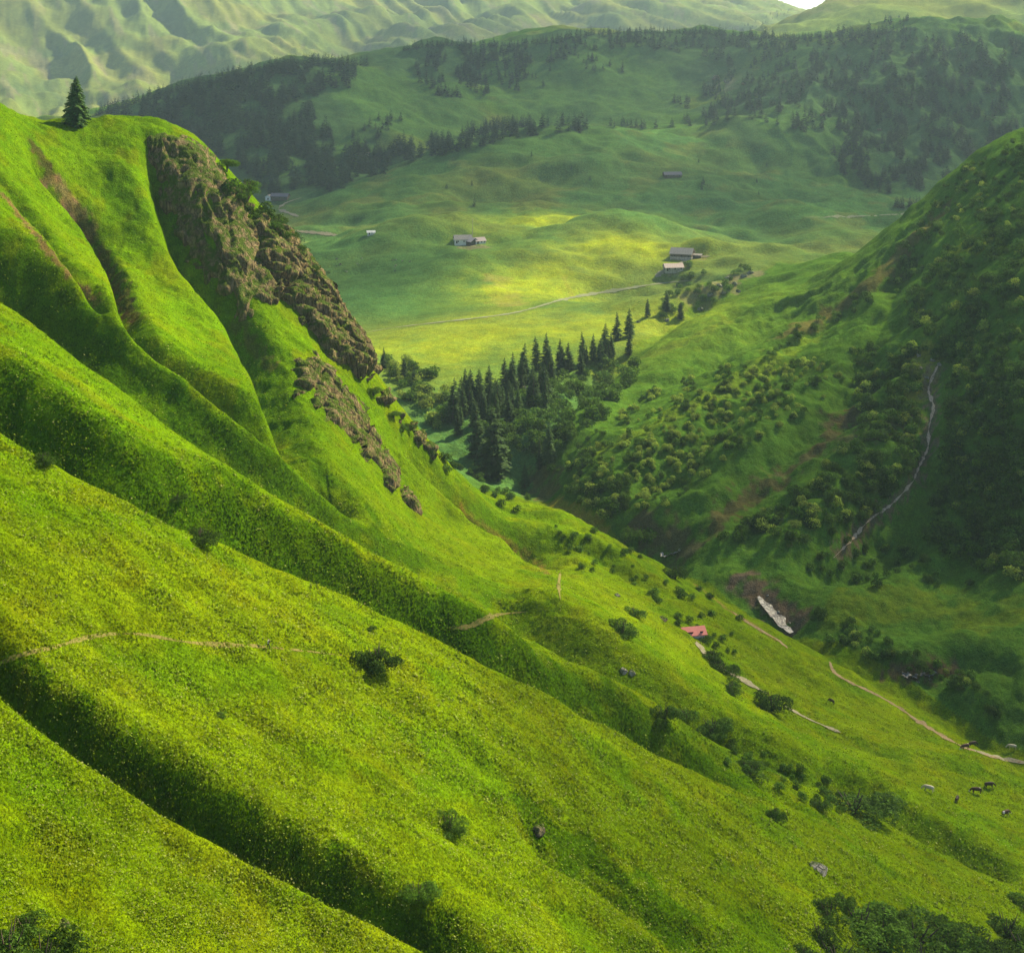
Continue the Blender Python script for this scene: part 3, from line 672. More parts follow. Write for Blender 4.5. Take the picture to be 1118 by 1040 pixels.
merge_copies('far_wood', FAR, rest, M_FARSPR, 'dark spruce wood covering the hills behind the valley', 'wood')
# meadow grass tufts and flowers on the near slope
def grass():
    n = 60000 if QUICK else 330000
    g = np.random.default_rng(9); px = g.uniform(-60, 1180, n*2); py = g.uniform(0, 1110, n*2)**.85*(1110**.15)
    j = np.clip(np.interp(px, PXC, np.arange(len(PXC))).astype(int), 0, len(PXC)-1); Mx = np.maximum.accumulate(SF.T, 0)
    D = np.empty(len(px))
    order = np.argsort(j); js = j[order]; st = np.searchsorted(js, np.arange(len(PXC)+1))
    for c in range(len(PXC)):
        s = order[st[c]:st[c+1]]
        if len(s): D[s] = np.interp((HY-py[s])/F, Mx[:,c], DR)
    ok = (D > 60)&(D < 520)&(D < np.interp(px, [-520,0,300,400,500,590,730,845,1000,1118,1250,1640], [560,520,520,480,500,470,440,430,400,370,340,250]))
    ok &= g.uniform(0, 1, len(px)) < np.clip(1.15-D/430, .12, 1); px = px[ok][:n]; D = D[ok][:n]; n = len(px)
    x = (px-CX)/F*D; y = D
    i0 = np.clip(np.interp(y, DR, np.arange(len(DR))).astype(int), 0, len(DR)-2); jf = np.interp(px, PXC, np.arange(len(PXC))); j0 = np.clip(jf.astype(int), 0, len(PXC)-2)
    fi = (y-DR[i0])/(DR[i0+1]-DR[i0]); fj = jf-j0; q = SF.T
    z = ((q[i0,j0]*(1-fj)+q[i0,j0+1]*fj)*(1-fi)+(q[i0+1,j0]*(1-fj)+q[i0+1,j0+1]*fj)*fi)*y
    base = AV.reshape(nR, nC, 3)[i0, j0]
    patch = fbm(x/6, y/6, 2, 91)
    nb = 2; V = []; C = []
    for b in range(nb):
        a = g.uniform(0, 6.28, n); s = g.uniform(.08, .24, n)*(1+.5*patch)*np.clip(D/170, .8, 1.5); wd = s*g.uniform(.35, .6, n)
        ox = g.normal(0, .12, n); oy = g.normal(0, .12, n)
        cx_, cy_ = x+ox, y+oy; lx = g.normal(0, .35, n)*s; ly = g.normal(0, .35, n)*s
        V.append(np.stack([np.c_[cx_-np.cos(a)*wd, cy_-np.sin(a)*wd, z-.05], np.c_[cx_+np.cos(a)*wd, cy_+np.sin(a)*wd, z-.05], np.c_[cx_+lx, cy_+ly, z+s]], 1))
        t = g.uniform(.85, 1.75, n)[:,None]; w = g.uniform(.9, 1.3, n)[:,None]
        C.append(np.repeat((base*t*np.c_[w, np.ones(n), np.ones(n)])[:,None,:], 3, 1))
    V = np.concatenate(V).reshape(-1, 3); C = np.concatenate(C).reshape(-1, 3)
    m = leaf_material('grass_blades', (1, 1, 1), 0, .6)
    tag(link('meadow_grass', mesh('meadow_grass', V, tris_to(V), False, C), m), 'long green grass covering the near meadow slope', 'grass', kind='stuff')
    # flower heads
    k = n//4; sel = g.choice(n, k, replace=False); sel = sel[base[sel,1] > .118+.03*g.uniform(-1, 1, k)]; sel = sel[(fbm(x[sel]/14, y[sel]/14, 2, 97) > -.25)]
    k = len(sel); s = g.uniform(.05, .13, k)*np.clip(D[sel]/150, .8, 1.7); a = g.uniform(0, 6.28, k); c = np.c_[x[sel], y[sel], z[sel]+g.uniform(.18, .42, k)]
    e1 = np.c_[np.cos(a)*s, np.sin(a)*s, g.normal(0, .3, k)*s]; e2 = np.c_[-np.sin(a)*s, np.cos(a)*s, g.uniform(.2, .8, k)*s]
    V = np.stack([c-e1, c-e2, c+e1, c+e2], 1).reshape(-1, 3)
    pal = np.array([[.24,.31,.05],[.21,.30,.02],[.29,.31,.09],[.22,.26,.01]])[g.choice(4, k, p=[.35,.4,.15,.1])]
    C = np.repeat(pal[:,None,:], 4, 1).reshape(-1, 3)
    m = leaf_material('petals', (1, 1, 1), 0, .35)
    tag(link('meadow_flowers', mesh('meadow_flowers', V, np.arange(4*k).reshape(-1, 4), False, C), m), 'small cream and yellow flowers scattered through the near meadow', 'flowers', kind='stuff')
grass()
# ------------------------------------------------------------------ rock
def rock_material(name, c1, c2, moss=.35):
    m = NT(name); p = m.pos(); st = m.n('Mapping'); m.set(st.inputs['Vector'], p); st.inputs['Scale'].default_value = (1, 1, .2)
    a = m.noise(1.1, 7, st.outputs[0], .68); b = m.noise(.28, 5, st.outputs[0], .6); g = m.noise(.35, 5, p, .7)
    v = m.n('TexVoronoi', feature='DISTANCE_TO_EDGE'); m.set(v.inputs['Vector'], st.outputs[0]); v.inputs['Scale'].default_value = .9
    crack = m.mapr(v.outputs['Distance'], 0, .09, .45, 1)
    col = m.mix(m.mapr(a, .3, .7, 0, 1), c1, c2); col = m.vscale(col, m.mapr(b, .3, .7, .6, 1.3)); col = m.vscale(col, crack)
    nz = m.n('SeparateXYZ'); m.set(nz.inputs[0], m.n('NewGeometry').outputs['Normal'])
    f = m.math('MULTIPLY', m.mapr(nz.outputs[2], .35, .75, 0, 1), m.mapr(g, .38, .55, 0, 1))
    f2 = m.math('ADD', f, m.math('MULTIPLY', m.mapr(g, .47, .6, 0, 1), moss))
    col = m.mix(m.math('MINIMUM', f2, 1.), col, rgb(.062,.105,.006))
    h = m.math('ADD', a, m.math('MULTIPLY', crack, .5))
    return m.done(m.principled(col, .92, m.bump(h, 1., 1.1), .1))
M_ROCK = rock_material('cliff_rock', rgb(.060,.048,.026), rgb(.34,.25,.125), .6)
M_STONE = rock_material('pale_stone', rgb(.26,.24,.20), rgb(.48,.45,.40), .05)
def cliff(poly, amp, label, step=.5, out=0., seed=3, holes=4.5, flute=2.6, grow=.6):
    pts = []
    for q in poly:
        x, y, z = SF.at(q[0], q[1]); 
        if len(q) > 2: x *= q[2]/y; y = q[2]
        pts.append((x, y))
    q = np.array(pts); y0, y1 = q[:,1].min()-4, q[:,1].max()+4; x0, x1 = q[:,0].min()-4, q[:,0].max()+4
    gx = np.arange(x0, x1, step); gy = np.arange(y0, y1, step); XX, YY = np.meshgrid(gx, gy)
    jf = np.interp(XX/YY*F+CX, PXC, np.arange(len(PXC))); i_f = np.interp(YY, DR, np.arange(len(DR))); j0 = np.clip(jf.astype(int), 0, len(PXC)-2); i0 = np.clip(i_f.astype(int), 0, len(DR)-2); a = jf-j0; b = i_f-i0; t = SF.T
    ZZ = ((t[i0,j0]*(1-a)+t[i0,j0+1]*a)*(1-b)+(t[i0+1,j0]*(1-a)+t[i0+1,j0+1]*a)*b)*YY
    inside = inpoly(XX, YY, pts); dist = np.full(XX.shape, 1e9)
    for i in range(len(q)):
        p0 = q[i]; d = q[(i+1)%len(q)]-p0; s = np.clip(((XX-p0[0])*d[0]+(YY-p0[1])*d[1])/(d@d+1e-9), 0, 1)
        dist = np.minimum(dist, np.hypot(XX-p0[0]-s*d[0], YY-p0[1]-s*d[1]))
    sd = np.where(inside, dist, -dist)+grow+fbm(XX/5, YY/5, 3, seed)*3.4-holes*np.clip(fbm(XX/6, ZZ/9, 3, seed+30)-.18, 0, 1)*4
    gz, gxx = np.gradient(ZZ, step, step); N = np.stack([-gxx, -gz, np.ones_like(ZZ)], -1); N /= np.linalg.norm(N, axis=-1, keepdims=True)
    # coordinates across and down the face: flutes run down it
    g2 = np.array([gxx[inside].mean(), gz[inside].mean()]); g2 /= np.linalg.norm(g2)+1e-9
    ac = XX*g2[1]-YY*g2[0]; dn = XX*g2[0]+YY*g2[1]
    w1 = fbm(ac/9, dn/12, 3, seed+1)
    rg = 1-2*np.abs(pnoise(ac/flute+w1*1.4, dn/(flute*3.2), seed+2)); rg2 = 1-2*np.abs(pnoise(ac/(flute*.45)+w1*2, ZZ/8, seed+4))
    led = np.abs((ZZ/3.1+w1*1.2)%1-.5)*2
    h = amp*(.35+1.0*rg+.45*rg2+.55*w1+.25*led)+out
    k = sstep(-.5, 2.6, sd)
    disp = np.where(sd > -.8, k*h-(1-k)*.9, -1.5)
    H2 = np.array([N[...,0], N[...,1], np.maximum(N[...,2]*.55, .1)]); H2 = np.moveaxis(H2, 0, -1)
    Pp = np.stack([XX, YY, ZZ], -1)+H2*disp[...,None]+np.stack([fbm(XX/1.7, ZZ/1.7, 2, seed+6), fbm(YY/1.7, ZZ/1.7, 2, seed+7), fbm(XX/1.5, YY/1.5, 2, seed+8)], -1)*(.20*k*amp/2)[...,None]
    keep = sd > -1.2; I = np.arange(XX.size).reshape(XX.shape)
    fk = keep[:-1,:-1]&keep[1:,:-1]&keep[:-1,1:]&keep[1:,1:]
    Q = np.stack([I[:-1,:-1], I[:-1,1:], I[1:,1:], I[1:,:-1]], -1)[fk]
    used, inv = np.unique(Q, return_inverse=True)
    return tag(link('rock_cliff', mesh('rock_cliff', Pp.reshape(-1, 3)[used], inv.reshape(-1, 4), True), M_ROCK), label, 'cliff')
cliff([(165,158),(200,152),(228,168),(246,195),(262,225),(280,262),(290,300),(298,322),(268,335),(240,305),(208,262),(188,218),(172,182)], 1.3, 'tall dark brown rock face in shade below the highest part of the left crest', seed=3, holes=.5, flute=4, grow=2.6)
cliff([(250,200),(264,212),(285,236),(303,256),(325,268),(340,296),(335,315),(310,318),(298,325),(290,300),(278,255)], 2.4, 'mossy rock face with bushes along the upper skyline of the crest', out=.6, seed=13, holes=3)
cliff([(320,300),(345,302),(362,330),(385,366),(398,404),(392,412),(372,395),(350,378),(330,350),(308,325)], 2.8, 'sunlit orange brown fluted rock wall on the skyline of the left crest', out=1., seed=23, holes=1.2, flute=3.2, grow=1.2)
cliff([(398,400),(410,420),(428,442),(436,452),(424,450),(405,425),(392,408)], 1.8, 'thin broken rock rib running down the skyline under the big wall', out=.4, seed=33)
cliff([(322,398),(345,386),(378,425),(402,452),(418,486),(440,530),(457,552),(455,560),(436,545),(408,518),(384,482),(352,455),(330,432)], 1.5, 'long tapering grey rock outcrop below the sunlit grass patch', seed=43, flute=2)
cliff([(440,458),(458,472),(474,496),(484,517),(472,508),(456,486),(444,470)], 1.6, 'small dark rock wedge low on the left skyline', out=.3, seed=53)
# skyline bushes on the crest rocks
for i in range(44):
    q = rng.uniform(0, 1); px = 246+q*112; py = np.interp(px, [246,262,300,345,360], [182,200,240,300,325])+rng.uniform(2, 30)*(1-.6*q); hp = rng.uniform(9, 19)*(1-.35*q)
    o = shrub(px, py, hp, 'dwarf pine bush clinging to the rocky skyline of the left crest', [M_SHRUBD, M_SHRUB][i%3 == 0], 'dwarf pines on the crest rocks', w=1.2, big=i%2 == 0, name='dwarf_pine', cat='bush', sink=-.05 if i%2 else -.2)
for px, py, hp in [(384,374,8),(408,432,10),(430,457,9),(440,472,9),(448,470,8),(372,352,7),(392,396,7)]:
    shrub(px, py, hp, 'small bush on the lower rocky skyline of the left crest', M_SHRUB, 'small bushes along the lower crest', w=1.2, big=True, name='bush', cat='bush', sink=-.1)
def boulder(px, py, w, label, mat=None, h=.6, dmin=0, group=None, name='boulder'):
    bm = bmesh.new(); bmesh.ops.create_icosphere(bm, subdivisions=3, radius=.5); sd = rng.integers(99)
    from mathutils import noise as nz
    for v in bm.verts:
        d = v.co.normalized(); v.co = d*(.5+.16*nz.noise(d*1.6+Vector((sd,0,0)))+.06*nz.noise(d*5+Vector((0,sd,0)))); v.co.z *= h
        for ax in (Vector((.8,.3,.5)), Vector((-.5,.7,.4)), Vector((.1,-.8,.6))):
            ax = ax.normalized(); e = v.co.dot(ax)-.33
            if e > 0: v.co -= ax*e*.9
    me = bpy.data.meshes.new('boulder'); bm.to_mesh(me); bm.free()
    p = at(px, py, dmin); o = link(name, me, mat or M_STONE); s = w/F*p.y; o.location = p+Vector((0,0,s*.08)); o.scale = (s,)*3; o.rotation_euler = (0,.3,rng.uniform(0,6.28))
    return tag(o, label, 'rock', group)
M_BST = rock_material('brown_stone', rgb(.16,.11,.08), rgb(.34,.26,.2), .05)
boulder(587, 908, 17, 'single brown boulder in the near meadow', M_BST)
boulder(893, 950, 22, 'flat pale stone slab in the meadow above the thicket', M_STONE, .35)
boulder(681, 733, 9, 'pale boulder on the slope, left one of a pair'); boulder(690, 735, 9, 'pale boulder on the slope, right one of a pair')
boulder(674, 650, 7, 'small pale stone on the slope far left of the hut'); boulder(724, 676, 10, 'sandy flat stone uphill of the red roofed hut', M_BST, .35)
boulder(70, 1008, 12, 'small tan stone among the grass near the bottom left corner', M_BST)
for px, py, w in [(1003,388,6),(1018,394,7),(1026,398,5),(1005,402,5),(1012,412,5),(1003,420,4),(1010,380,4),(1000,396,5),(1022,386,4)]:
    boulder(px, py, w, 'pale limestone block beside the head of the waterfall, one of several', M_STONE, .7, group='limestone blocks at the waterfall head')
for px, py, w in [(795,305,9),(802,310,7),(812,302,8),(785,312,7),(806,318,6),(820,298,7),(775,322,7),(728,350,6),(697,352,5),(790,320,6),(765,338,7),(600,420,0)]:
    if w: boulder(px, py, w, 'pale rock lying on the eroded bank below the barns, one of several', M_STONE, .6, dmin=700, group='rocks of the eroded bank')
for px, py, w in [(571,424,8),(577,430,7),(566,430,5)]: boulder(px, py, w, 'pale rock in a clearing of the gorge wood, one of three', M_STONE, .6, dmin=620, group='rocks in the gorge clearing')
for px, py, w in [(735,605,4),(742,600,4),(838,650,3),(850,668,3),(828,655,4),(862,680,3),(995,738,5),(1008,734,5),(1015,741,4),(1002,744,4)]:
    boulder(px, py, w, 'pale boulder in the stream bed, one of several', M_STONE, .6, group='boulders in the stream')
for px, py, w in [(782,86,9),(794,90,7),(856,90,6),(812,92,5),(898,126,6),(960,142,5)]:
    boulder(px, py, w, 'pale crag showing between the trees of the right hill, one of several', M_BST, .7, dmin=1500, group='crags of the right hill', name='crag')
gq = np.random.default_rng(77)
for i in range(16):
    boulder(gq.uniform(360, 450), gq.uniform(282, 300), gq.uniform(1.5, 3.5), 'small pale rock scattered on the shaded pasture hump, one of many', M_STONE, .5, dmin=800, group='rocks scattered on the pasture hump')
# ------------------------------------------------------------------ water, paths
def strip(name, line, width, mat, lift, dmin=0, n=10, kind='structure', wfn=None, bed=True, rough=.5):
    pts = np.array([SF.at(q[0], q[1], dmin) for q in smooth_line(line, n)]); L = [pts[0]]
    for a, b in zip(pts[:-1], pts[1:]):
        k = max(1, int(np.hypot(*(b-a)[:2])/1.2))
        for i in range(1, k+1): L.append(a+(b-a)*i/k)
    pts = np.array(L); d = np.gradient(pts[:,:2], axis=0); d /= np.linalg.norm(d, axis=1)[:,None]+1e-9; nrm = np.c_[-d[:,1], d[:,0]]
    V = []; K = 5
    for i, p in enumerate(pts):
        w = width*(wfn(i/len(pts)) if wfn else 1)*(1+(.3 if rough else .1)*math.sin(i*.37)*math.sin(i*.13+1))*(1+rough*float(pnoise(np.array([i*.23]), np.array([width*7.7]), 5)[0]+pnoise(np.array([i*.61]), np.array([3.3]), 6)[0])); w *= min(1, .15+6*i/len(pts), .15+6*(len(pts)-1-i)/len(pts)) if name in ('footpath', 'gravel_track', 'valley_road', 'brook', 'waterfall') else 1; w = max(w, .08); zz = []
        for k in range(K):
            s = (k/(K-1)-.5)*w; x = p[0]+nrm[i,0]*s; y = p[1]+nrm[i,1]*s; zz.append((x, y, SF.z(x, y)))
        if bed: m = min(z[2] for z in zz)
        for x, y, z in zz: V.append((x, y, (m if bed else z)+lift))
    Fc = [[i*K+k, i*K+k+1, (i+1)*K+k+1, (i+1)*K+k] for i in range(len(pts)-1) for k in range(K-1)]
    o = link(name, mesh(name, V, Fc, True), mat)
    if kind: o['kind'] = kind
    return o
def water():
    m = NT('white_water'); p = m.pos(); a = m.noise(.9, 6, p, .7); b = m.noise(.25, 4, p, .6)
    foam = m.mapr(m.math('ADD', a, b), .92, 1.25, 0, 1); col = m.mix(foam, rgb(.10,.09,.075), rgb(.42,.40,.37))
    return m.done(m.principled(col, m.mapr(foam, 0, 1, .15, .6), m.bump(a, .8, .5), .5))
def gravel(name, c1, c2):
    m = NT(name); p = m.pos(); a = m.noise(1.5, 6, p, .7); return m.done(m.principled(m.mix(m.mapr(a, .3, .7, 0, 1), c1, c2), .95, m.bump(a, .6, .2), .1))
M_WAT = water(); M_BROOK = gravel('brook_foam', rgb(.16,.11,.06), rgb(.66,.52,.36)); M_WORN = gravel('worn_grass_path', rgb(.10,.115,.012), rgb(.21,.17,.06)); M_PATH = gravel('trodden_earth', rgb(.16,.11,.05), rgb(.30,.23,.13)); M_TRACK = gravel('gravel_track', rgb(.15,.14,.08), rgb(.30,.27,.18)); M_ROAD = gravel('valley_road', rgb(.14,.17,.09), rgb(.24,.25,.14))
strip('stream', [(828,655),(842,668),(855,680),(868,688)], 5.0, M_WAT, 1.6, n=8, rough=.0, wfn=lambda f: .2+.95*math.sin(min(1,f*1.3)*math.pi*.55))
strip('stream', [(985,738),(1000,737),(1020,731)], 3.0, M_WAT, 1.2)
strip('stream', [(722,604),(732,606),(742,603)], 2.5, M_WAT, 1.2)
strip('waterfall', [(1026,396),(1014,425),(1019,445),(1014,470),(1013,490),(1003,512),(998,525)], .85, M_BROOK, .6, bed=False, n=12, rough=1.1)
strip('brook', [(998,525),(975,550),(950,568),(930,590),(910,610)], .55, M_BROOK, .4, rough=1.4, bed=False, n=10)
strip('footpath', [(906,722),(912,735),(935,748),(960,760),(985,775),(1010,792),(1045,812),(1080,825),(1125,834)], 1.6, M_PATH, .14, bed=False)
strip('footpath', [(1062,818),(1085,826),(1125,834)], 2.2, M_TRACK, .18, bed=False)
strip('footpath', [(-20,732),(20,716),(60,706),(105,694),(150,692),(215,702),(290,706),(380,716)], .55, M_WORN, .03, bed=False)
strip('footpath', [(488,686),(512,684),(540,672),(575,668)], .8, M_WORN, .1, bed=False)
strip('footpath', [(612,624),(610,640),(612,655)], .8, M_WORN, .14, bed=False)
strip('gravel_track', [(760,700),(772,716),(790,730),(815,745),(838,758)], 2.0, M_TRACK, .2, bed=False)
strip('gravel_track', [(855,770),(885,786),(918,800)], 1.8, M_TRACK, .2, bed=False)
strip('footpath', [(800,668),(820,682),(848,698),(860,708)], 1.3, M_PATH, .14, bed=False)
strip('valley_road', [(385,366),(430,358),(480,352),(560,342),(620,326),(680,316),(718,310),(760,306)], 3.0, M_ROAD, .3, dmin=800, bed=False)
strip('valley_road', [(716,303),(724,296),(738,290),(756,282),(775,280)], 4.0, M_TRACK, .3, dmin=800, bed=False)
strip('valley_road', [(304,228),(312,222),(330,216)], 4, M_TRACK, .5, dmin=1100, bed=False)
strip('valley_road', [(304,229),(318,234),(326,237)], 4, M_TRACK, .5, dmin=1100, bed=False)
strip('valley_road', [(310,252),(340,254),(368,257)], 4, M_TRACK, .4, dmin=1000, bed=False)
strip('valley_road', [(880,238),(950,236),(1000,233)], 2.5, M_ROAD, .5, dmin=1200, bed=False)
# ------------------------------------------------------------------ buildings
def plain(name, c, rough=.85, var=.25, scale=1.2, metal=0):
    m = NT(name); a = m.noise(scale, 5, m.pos(), .65); col = m.vscale(m.mix(0., rgb(*c), rgb(*c)), m.mapr(a, .3, .7, 1-var, 1+var)); return m.done(m.principled(col, rough, m.bump(a, .3, .1), .2, Metallic=metal))
M_WOOD = plain('weathered_boards', (.11,.085,.06)); M_SHING = plain('grey_shingles', (.30,.27,.24)); M_RED = plain('pink_red_roof', (.62,.20,.17), .6, .12); M_WHITE = plain('whitewash', (.72,.70,.64)); M_GLASS = plain('dark_window', (.03,.035,.04), .2, .1); M_STW = plain('stone_wall', (.34,.31,.27), .9, .4, .8); M_DOOR = plain('door_boards', (.07,.045,.03)); M_SHPINK = plain('sunbleached_roof', (.48,.38,.34)); M_DARKR = plain('dark_slate_roof', (.13,.12,.14))
def box(x0, x1, y0, y1, z0, z1):
    V = np.array([(x, y, z) for z in (z0, z1) for y in (y0, y1) for x in (x0, x1)], float)
    return V, np.array([[0,2,3,1],[4,5,7,6],[0,1,5,4],[2,6,7,3],[0,4,6,2],[1,3,7,5]])
def hut(name, px, py, L, W, H, rise, rot, roofm, wallm, label, cat, base=None, chimney=False, dmin=0, wins=3, doors=1):
    e = bpy.data.objects.new(name, None); COL.objects.link(e); p = at(px, py, dmin); e.location = p+Vector((0,0,-.7 if name == 'mountain_hut' else .2)); e.rotation_euler = (0,0,rot)
    # walls with gables along x (ridge along x)
    V = []; 
    v = [(-L/2,-W/2,-2),(L/2,-W/2,-2),(L/2,W/2,-2),(-L/2,W/2,-2),(-L/2,-W/2,H),(L/2,-W/2,H),(L/2,W/2,H),(-L/2,W/2,H),(-L/2,0,H+rise),(L/2,0,H+rise)]
    bm = bmesh.new(); vs = [bm.verts.new(q) for q in v]
    for f in ((0,1,5,4),(2,3,7,6),(1,2,6,9,5),(3,0,4,8,7),(4,5,9,8),(7,8,9,6)): bm.faces.new([vs[i] for i in f])
    me = bpy.data.meshes.new('wall'); bm.to_mesh(me); bm.free(); link('wall', me, wallm, e)
    if base:
        a = join([box(-L/2-.12, L/2+.12, -W/2-.12, W/2+.12, -2.2, .9)]); link('stone_base', mesh('stone_base', *a), base, e)
    ov = .7; t = .22; dz = rise/(W/2)*ov; parts = []
    for s in (-1, 1):
        q = [(-L/2-ov, 0, H+rise+t), (L/2+ov, 0, H+rise+t), (L/2+ov, s*(W/2+ov), H-dz+t), (-L/2-ov, s*(W/2+ov), H-dz+t)]
        q += [(a, b, c-t+.02) for a, b, c in q]; parts.append((np.array(q), np.array([[0,1,2,3],[7,6,5,4],[0,4,5,1],[1,5,6,2],[2,6,7,3],[3,7,4,0]])))
    rf = link('roof', mesh('roof', *join(parts)), roofm, e)
    if chimney: link('chimney', mesh('chimney', *box(L*.2, L*.2+.9, .4, 1.2, H, H+rise+1.1)), M_STW, rf)
    k = 0
    for s in (-1, 1):
        for i in range(wins):
            x = (i+.5)/wins*L-L/2+.6; 
            w = link('window', mesh('window', *box(x-.45, x+.45, s*(W/2+.02)-.05, s*(W/2+.02)+.05, 1.1, 2.0)), M_GLASS, e); link('frame', mesh('frame', *join([box(x-.55, x+.55, s*(W/2+.06)-.03, s*(W/2+.06)+.03, a, b) for a, b in ((1.0,1.1),(2.0,2.1))])), M_DOOR, w)
    link('door', mesh('door', *box(-L/2+1.0, -L/2+2.1, -W/2-.09, -W/2+.01, -.1, 2.1)), M_DOOR, e)
    link('door', mesh('door', *box(-L/2-.09, -L/2+.01, -.9, .9, -.1, 2.2)), M_DOOR, e)
    return tag(e, label, cat)
hut('mountain_hut', 756, 692, 6.0, 3.6, 1.5, 1.2, R(12), M_RED, M_WHITE, 'small hut with pink red roof on the sunny slope above the track', 'hut', wins=2)
hut('barn', 745, 281, 17, 11, 3.4, 3.8, R(-20), M_SHING, M_WOOD, 'large timber barn with grey gable roof, upper of two at the valley head', 'barn', base=M_STW, dmin=800)
hut('lean_to', 761, 281, 7, 4, 1.8, .8, R(-20), M_SHING, M_WOOD, 'low shed at the right end of the large grey roofed barn', 'shed', dmin=800, wins=1)
hut('barn', 735, 295, 14, 8, 2.6, 2.4, R(8), M_SHPINK, M_STW, 'smaller barn with pale pinkish roof beside the bend of the road', 'barn', dmin=800)
hut('barn', 734, 193, 19, 8, 2.4, 2.6, R(10), M_DARKR, M_WOOD, 'long low dark roofed barn alone on the far green pasture', 'barn', dmin=1200)
hut('farmhouse', 306, 217, 20, 9, 3.0, 3.0, R(-12), M_DARKR, M_WOOD, 'dark roofed farmhouse under the wood beside the left crest', 'house', dmin=1200)
hut('farmhouse', 296, 218, 11, 8, 3.4, 2.4, R(60), M_SHING, M_WHITE, 'white walled farmhouse half hidden behind the left crest', 'house', dmin=1200)
hut('alpine_hut', 505, 265, 14, 9, 3.2, 3.0, R(10), M_SHING, M_WHITE, 'pale alpine hut in the hamlet on the hill, left one of three', 'hut', dmin=900)
hut('alpine_hut', 515, 267, 10, 8, 3.0, 2.6, R(-55), M_SHPINK, M_WOOD, 'brown alpine hut in the middle of the hamlet on the hill', 'hut', dmin=900)
hut('alpine_hut', 523, 266, 9, 7, 2.6, 2.4, R(30), M_SHPINK, M_WHITE, 'small bright hut in the hamlet on the hill, right one of three', 'hut', dmin=900)
hut('shed', 405, 256, 6, 4, 1.8, 1.2, R(10), M_WHITE, M_WHITE, 'tiny white shed alone on the ridge left of the hamlet', 'shed', dmin=900, wins=1)
hut('hut', 400, 169, 7, 5, 2.4, 1.6, R(0), M_SHPINK, M_WHITE, 'tiny pale hut between the trees of the middle belt', 'hut', dmin=1300, wins=1)
# mast of the hamlet
p = at(516, 264, 900); e = bpy.data.objects.new('radio_mast', None); COL.objects.link(e); e.location = p
link('pole', mesh('pole', *tube_mesh([[0,0,-1],[0,0,10],[0,0,20]], [.22,.18,.1], 8)), M_STW, e); link('antenna', mesh('antenna', *join([box(-1.2,1.2,-.06,.06,18,18.12), box(-.8,.8,-.06,.06,16.5,16.62), box(-.16,.16,-.16,.16,15,16)])), M_STW, e)
tag(e, 'thin grey mast rising above the hamlet on the hill', 'mast')
# ------------------------------------------------------------------ cattle and hikers
def skin_body(name, nodes, edges, mat, parent=None, sub=1):
    me = bpy.data.meshes.new(name); me.from_pydata([n[0] for n in nodes], edges, []); o = link(name, me, mat, parent)
    md = o.modifiers.new('skin', 'SKIN'); sk = me.skin_vertices[0].data if me.skin_vertices else None
    if sk is None: me.skin_vertices_ensure() if hasattr(me, 'skin_vertices_ensure') else None
    return o, md
def skinned(name, nodes, edges, sub=2):
    me = bpy.data.meshes.new(name); me.from_pydata([n[0] for n in nodes], edges, [])
    o = bpy.data.objects.new(name, me); COL.objects.link(o)
    o.modifiers.new('skin', 'SKIN'); SC.view_layers[0].update()
    if not me.skin_vertices:
        bm = bmesh.new(); bm.from_mesh(me); bm.verts.layers.skin.verify(); bm.to_mesh(me); bm.free()
    for i, n in enumerate(nodes):
        s = me.skin_vertices[0].data[i]; s.radius = (n[1], n[2] if len(n) > 2 else n[1]); s.use_root = (i == 0)
    md = o.modifiers.new('sub', 'SUBSURF'); md.levels = sub; md.render_levels = sub
    dg = bpy.context.evaluated_depsgraph_get(); dg.update(); m2 = bpy.data.meshes.new_from_object(o.evaluated_get(dg)); m2.name = name
    bpy.data.objects.remove(o); 
    for q in m2.polygons: q.use_smooth = True
    return m2
def cow_mesh():
    N = [((-.1,0,1.05),.36,.42),((-.75,0,1.08),.32,.38),((-1.02,0,1.1),.17,.25),((.5,0,1.05),.33,.40),((.85,0,1.12),.24,.30),((1.15,0,.95),.16,.20),((1.42,0,.62),.13,.17),((1.62,0,.36),.10,.11),((1.70,0,.2),.07,.08)]
    E = [(0,1),(1,2),(0,3),(3,4),(4,5),(5,6),(6,7),(7,8)]
    def leg(root, x, y, back):
        i = len(N)
        if back: pts = [((x,y,.85),.17),((x+.08,y,.62),.11),((x-.08,y,.42),.075),((x-.02,y,.16),.05),((x,y,.02),.065)]
        else: pts = [((x,y,.8),.13),((x+.02,y,.45),.075),((x,y,.2),.05),((x,y,.02),.062)]
        for k, q in enumerate(pts): N.append(q); E.append((root if k == 0 else i+k-1, i+k))
    leg(1, -.85, .2, True); leg(1, -.80, -.2, True); leg(3, .62, .18, False); leg(3, .68, -.18, False)
    i = len(N)
    for s in (-1, 1): N.append(((1.36, s*.24, .72), .05, .03)); E.append((6, len(N)-1)); 
    N.append(((-1.15,0,1.0),.035)); E.append((2, len(N)-1)); N.append(((-1.2,0,.55),.025)); E.append((len(N)-2, len(N)-1)); N.append(((-1.2,0,.35),.05)); E.append((len(N)-2, len(N)-1))
    return skinned('cow_body', N, E)
def hide(name, c1, c2, thr):
    m = NT(name); tc = m.n('TexCoord').outputs['Object']; n = m.noise(1.1, 2, tc, .4); return m.done(m.principled(m.mix(m.mapr(n, thr, thr+.04, 0, 1), c1, c2), .7))
H1 = hide('pale_hide', rgb(.55,.47,.34), rgb(.62,.56,.45), .5); H2 = hide('dark_hide', rgb(.035,.022,.016), rgb(.05,.03,.02), .5); H3 = hide('patched_hide', rgb(.07,.035,.02), rgb(.62,.56,.48), .56)
